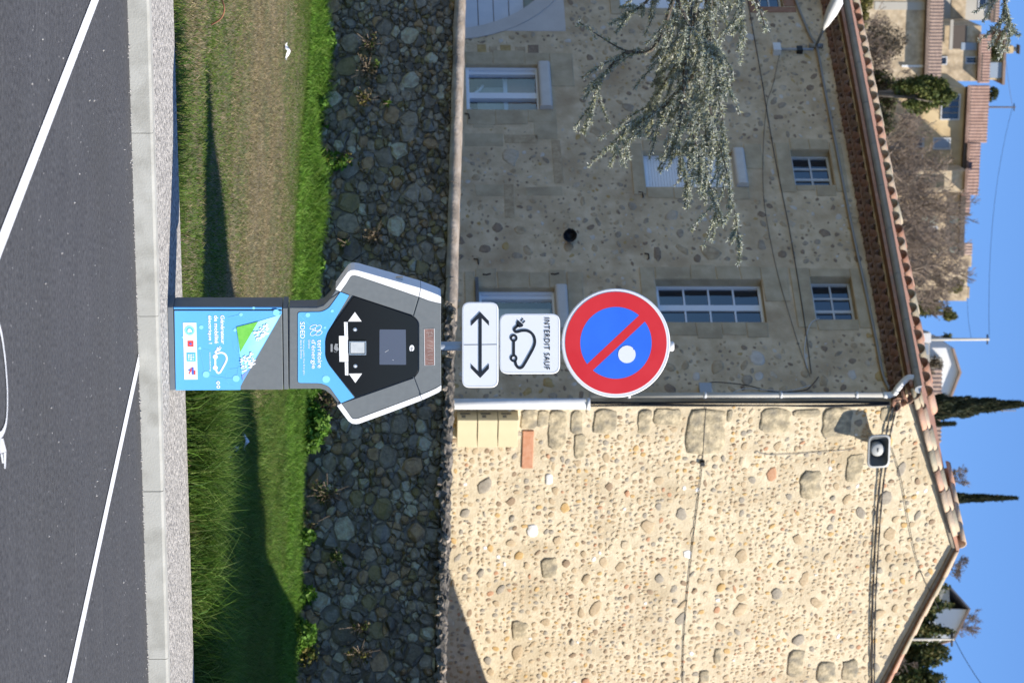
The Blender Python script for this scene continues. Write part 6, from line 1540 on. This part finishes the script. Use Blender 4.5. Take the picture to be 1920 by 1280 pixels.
# brown scrub over the slope
n = 46000; sy = np.random.uniform(88, 140, n); sx = np.random.uniform(-.16, .03, n) * sy; sz = np.array([height(a, b) for a, b in zip(sx, sy)]) 
keep = wave(sx * .35, sy * .3) + np.random.normal(0, .4, n) > -.25; sx, sy, sz = sx[keep], sy[keep], sz[keep]; n = len(sx)
d = unit(np.random.normal(0, .55, (n, 3)) + np.array([0, 0, 1])); L = np.random.uniform(.25, 1.1, (n, 1)); b0 = np.stack([sx, sy, sz + np.random.uniform(-.1, .9, n)], 1); s_ = unit(np.cross(d, np.random.normal(0, 1, (n, 3)))) * .022
tag(quads('scrub', np.stack([b0 - s_, b0 + s_, b0 + d * L + s_ * .3, b0 + d * L - s_ * .3], 1), LEAF, None, tinted(SCRUB + [(.22, .18, .13), (.10, .105, .04), (.13, .13, .05)], n)), 'brown leafless scrub and brambles covering the hillside', 'scrub', kind='stuff')
# poles and wires
def pole(label, px0, px1, py, Y, r, m=PIPE_B, cap=True):
    a, b = at(px0, py, Y), at(px1, py, Y); t = tag(empty('utility_pole', (a.x, Y, a.z - 3)), label, 'pole', 'utility poles behind the house')
    mb = MB(); mb.tube([(0, 0, 0), (0, 0, b.z - a.z + 3)], [r * 1.2, r * .85], 10); mb.build('shaft', m, t)
    mb = MB(); mb.tube([(-.25, 0, b.z - a.z + 2.9), (.25, 0, b.z - a.z + 2.9)], .04, 6); mb.build('crossbar', IRON, t); return b
pa = pole('concrete utility pole standing against the sky beside the white gabled house', 1740, 1855, 636, 132, .075, HG)
pb = pole('slim dark pole on the skyline at the top left with a small lamp', 1840, 1904, 201, 178, .06, WOOD_SHADE)
pc = pole('pale thin pole in front of the hedge on the right', 1710, 1790, 1198, 92, .045, HG)
def wire(label, a, b, sag, r=.014):
    mb = MB(); mb.tube([a.lerp(b, i / 24) - Vector((0, 0, sag * 4 * (i / 24) * (1 - i / 24))) for i in range(25)], r, 4); tag(mb.build('overhead_wire', CABLE_M), label, 'wire')
wire('overhead wire running across the sky from the concrete pole to the slim dark pole', pa, pb + Vector((0, 0, -.2)), .5)
wire('overhead wire leaving the slim dark pole towards the top edge', pb + Vector((0, 0, -.2)), at(1884, -60, 170), .3)
wire('overhead wire from the thin pale pole running off the right edge', pc, at(1846, 1290, 86), .05, .012)
wire('lower thin wire on the left of the concrete pole', pa + Vector((0, 0, -.9)), at(1815, 540, 140), .1, .010)

# ================================================================== UNSEEN NEIGHBOURS ADDED ON THE RIGHT (rooflines shaped to cast the big shade)
nb_ = tag(empty('shade_house', (8, 15.55, 0)), 'unseen neighbour house added on the right, its roofline shaped to cast the lawn shade', 'house')
prof = [(15.55, 0), (15.55, 9.1), (25.9, 5.2), (29.5, 4.75), (31.5, 4.4), (31.5, 0)]
def yz_prism(mb, prof, xa, xb_, oy): n = len(prof); vs = [(xa, y - oy, z) for y, z in prof] + [(xb_, y - oy, z) for y, z in prof]; mb.add(vs, [tuple(range(n)), tuple(range(2 * n - 1, n - 1, -1))] + [(i, (i + 1) % n, n + (i + 1) % n, n + i) for i in range(n)])
mb = MB(); yz_prism(mb, prof, 0, 7, 15.55); mb.build('wall', FACADE_MORTAR, nb_)
mb = MB(); yz_prism(mb, [(15.45, 9.15), (25.9, 5.22), (31.7, 4.35), (31.7, 4.45), (25.9, 5.34), (15.45, 9.28)], -.05, 7.2, 15.55); mb.build('roof', GABLETILE[2], nb_)
for y_, z_ in ((17, 2.2), (21, 2.2), (17.5, 5.2)):
    mb = MB(); mb.box(-.03, .02, y_ - 15.55, y_ - 14.55, z_, z_ + 1.5); f_ = mb.build('window', OLD_PAINT, nb_); mb = MB(); mb.box(-.04, -.031, y_ - 15.47, y_ - 14.63, z_ + .08, z_ + 1.42); mb.build('pane', DARKGLASS, f_)
nb2 = tag(empty('shade_barn', (7.6, 39.4, 0)), 'unseen barn added on the right to shade the foot of the gable', 'house')
mb = MB(); yz_prism(mb, [(39.95, 0), (39.95, 6.1), (42.3, 4.9), (47.5, 4.4), (47.5, 0)], 0, 6, 39.4); mb.build('wall', FACADE_MORTAR, nb2)
mb = MB(); yz_prism(mb, [(39.93, 6.12), (42.3, 4.91), (47.6, 4.4), (47.6, 4.45), (42.3, 4.96), (39.93, 6.17)], -.03, 6.2, 39.4); mb.build('roof', GABLETILE[2], nb2)
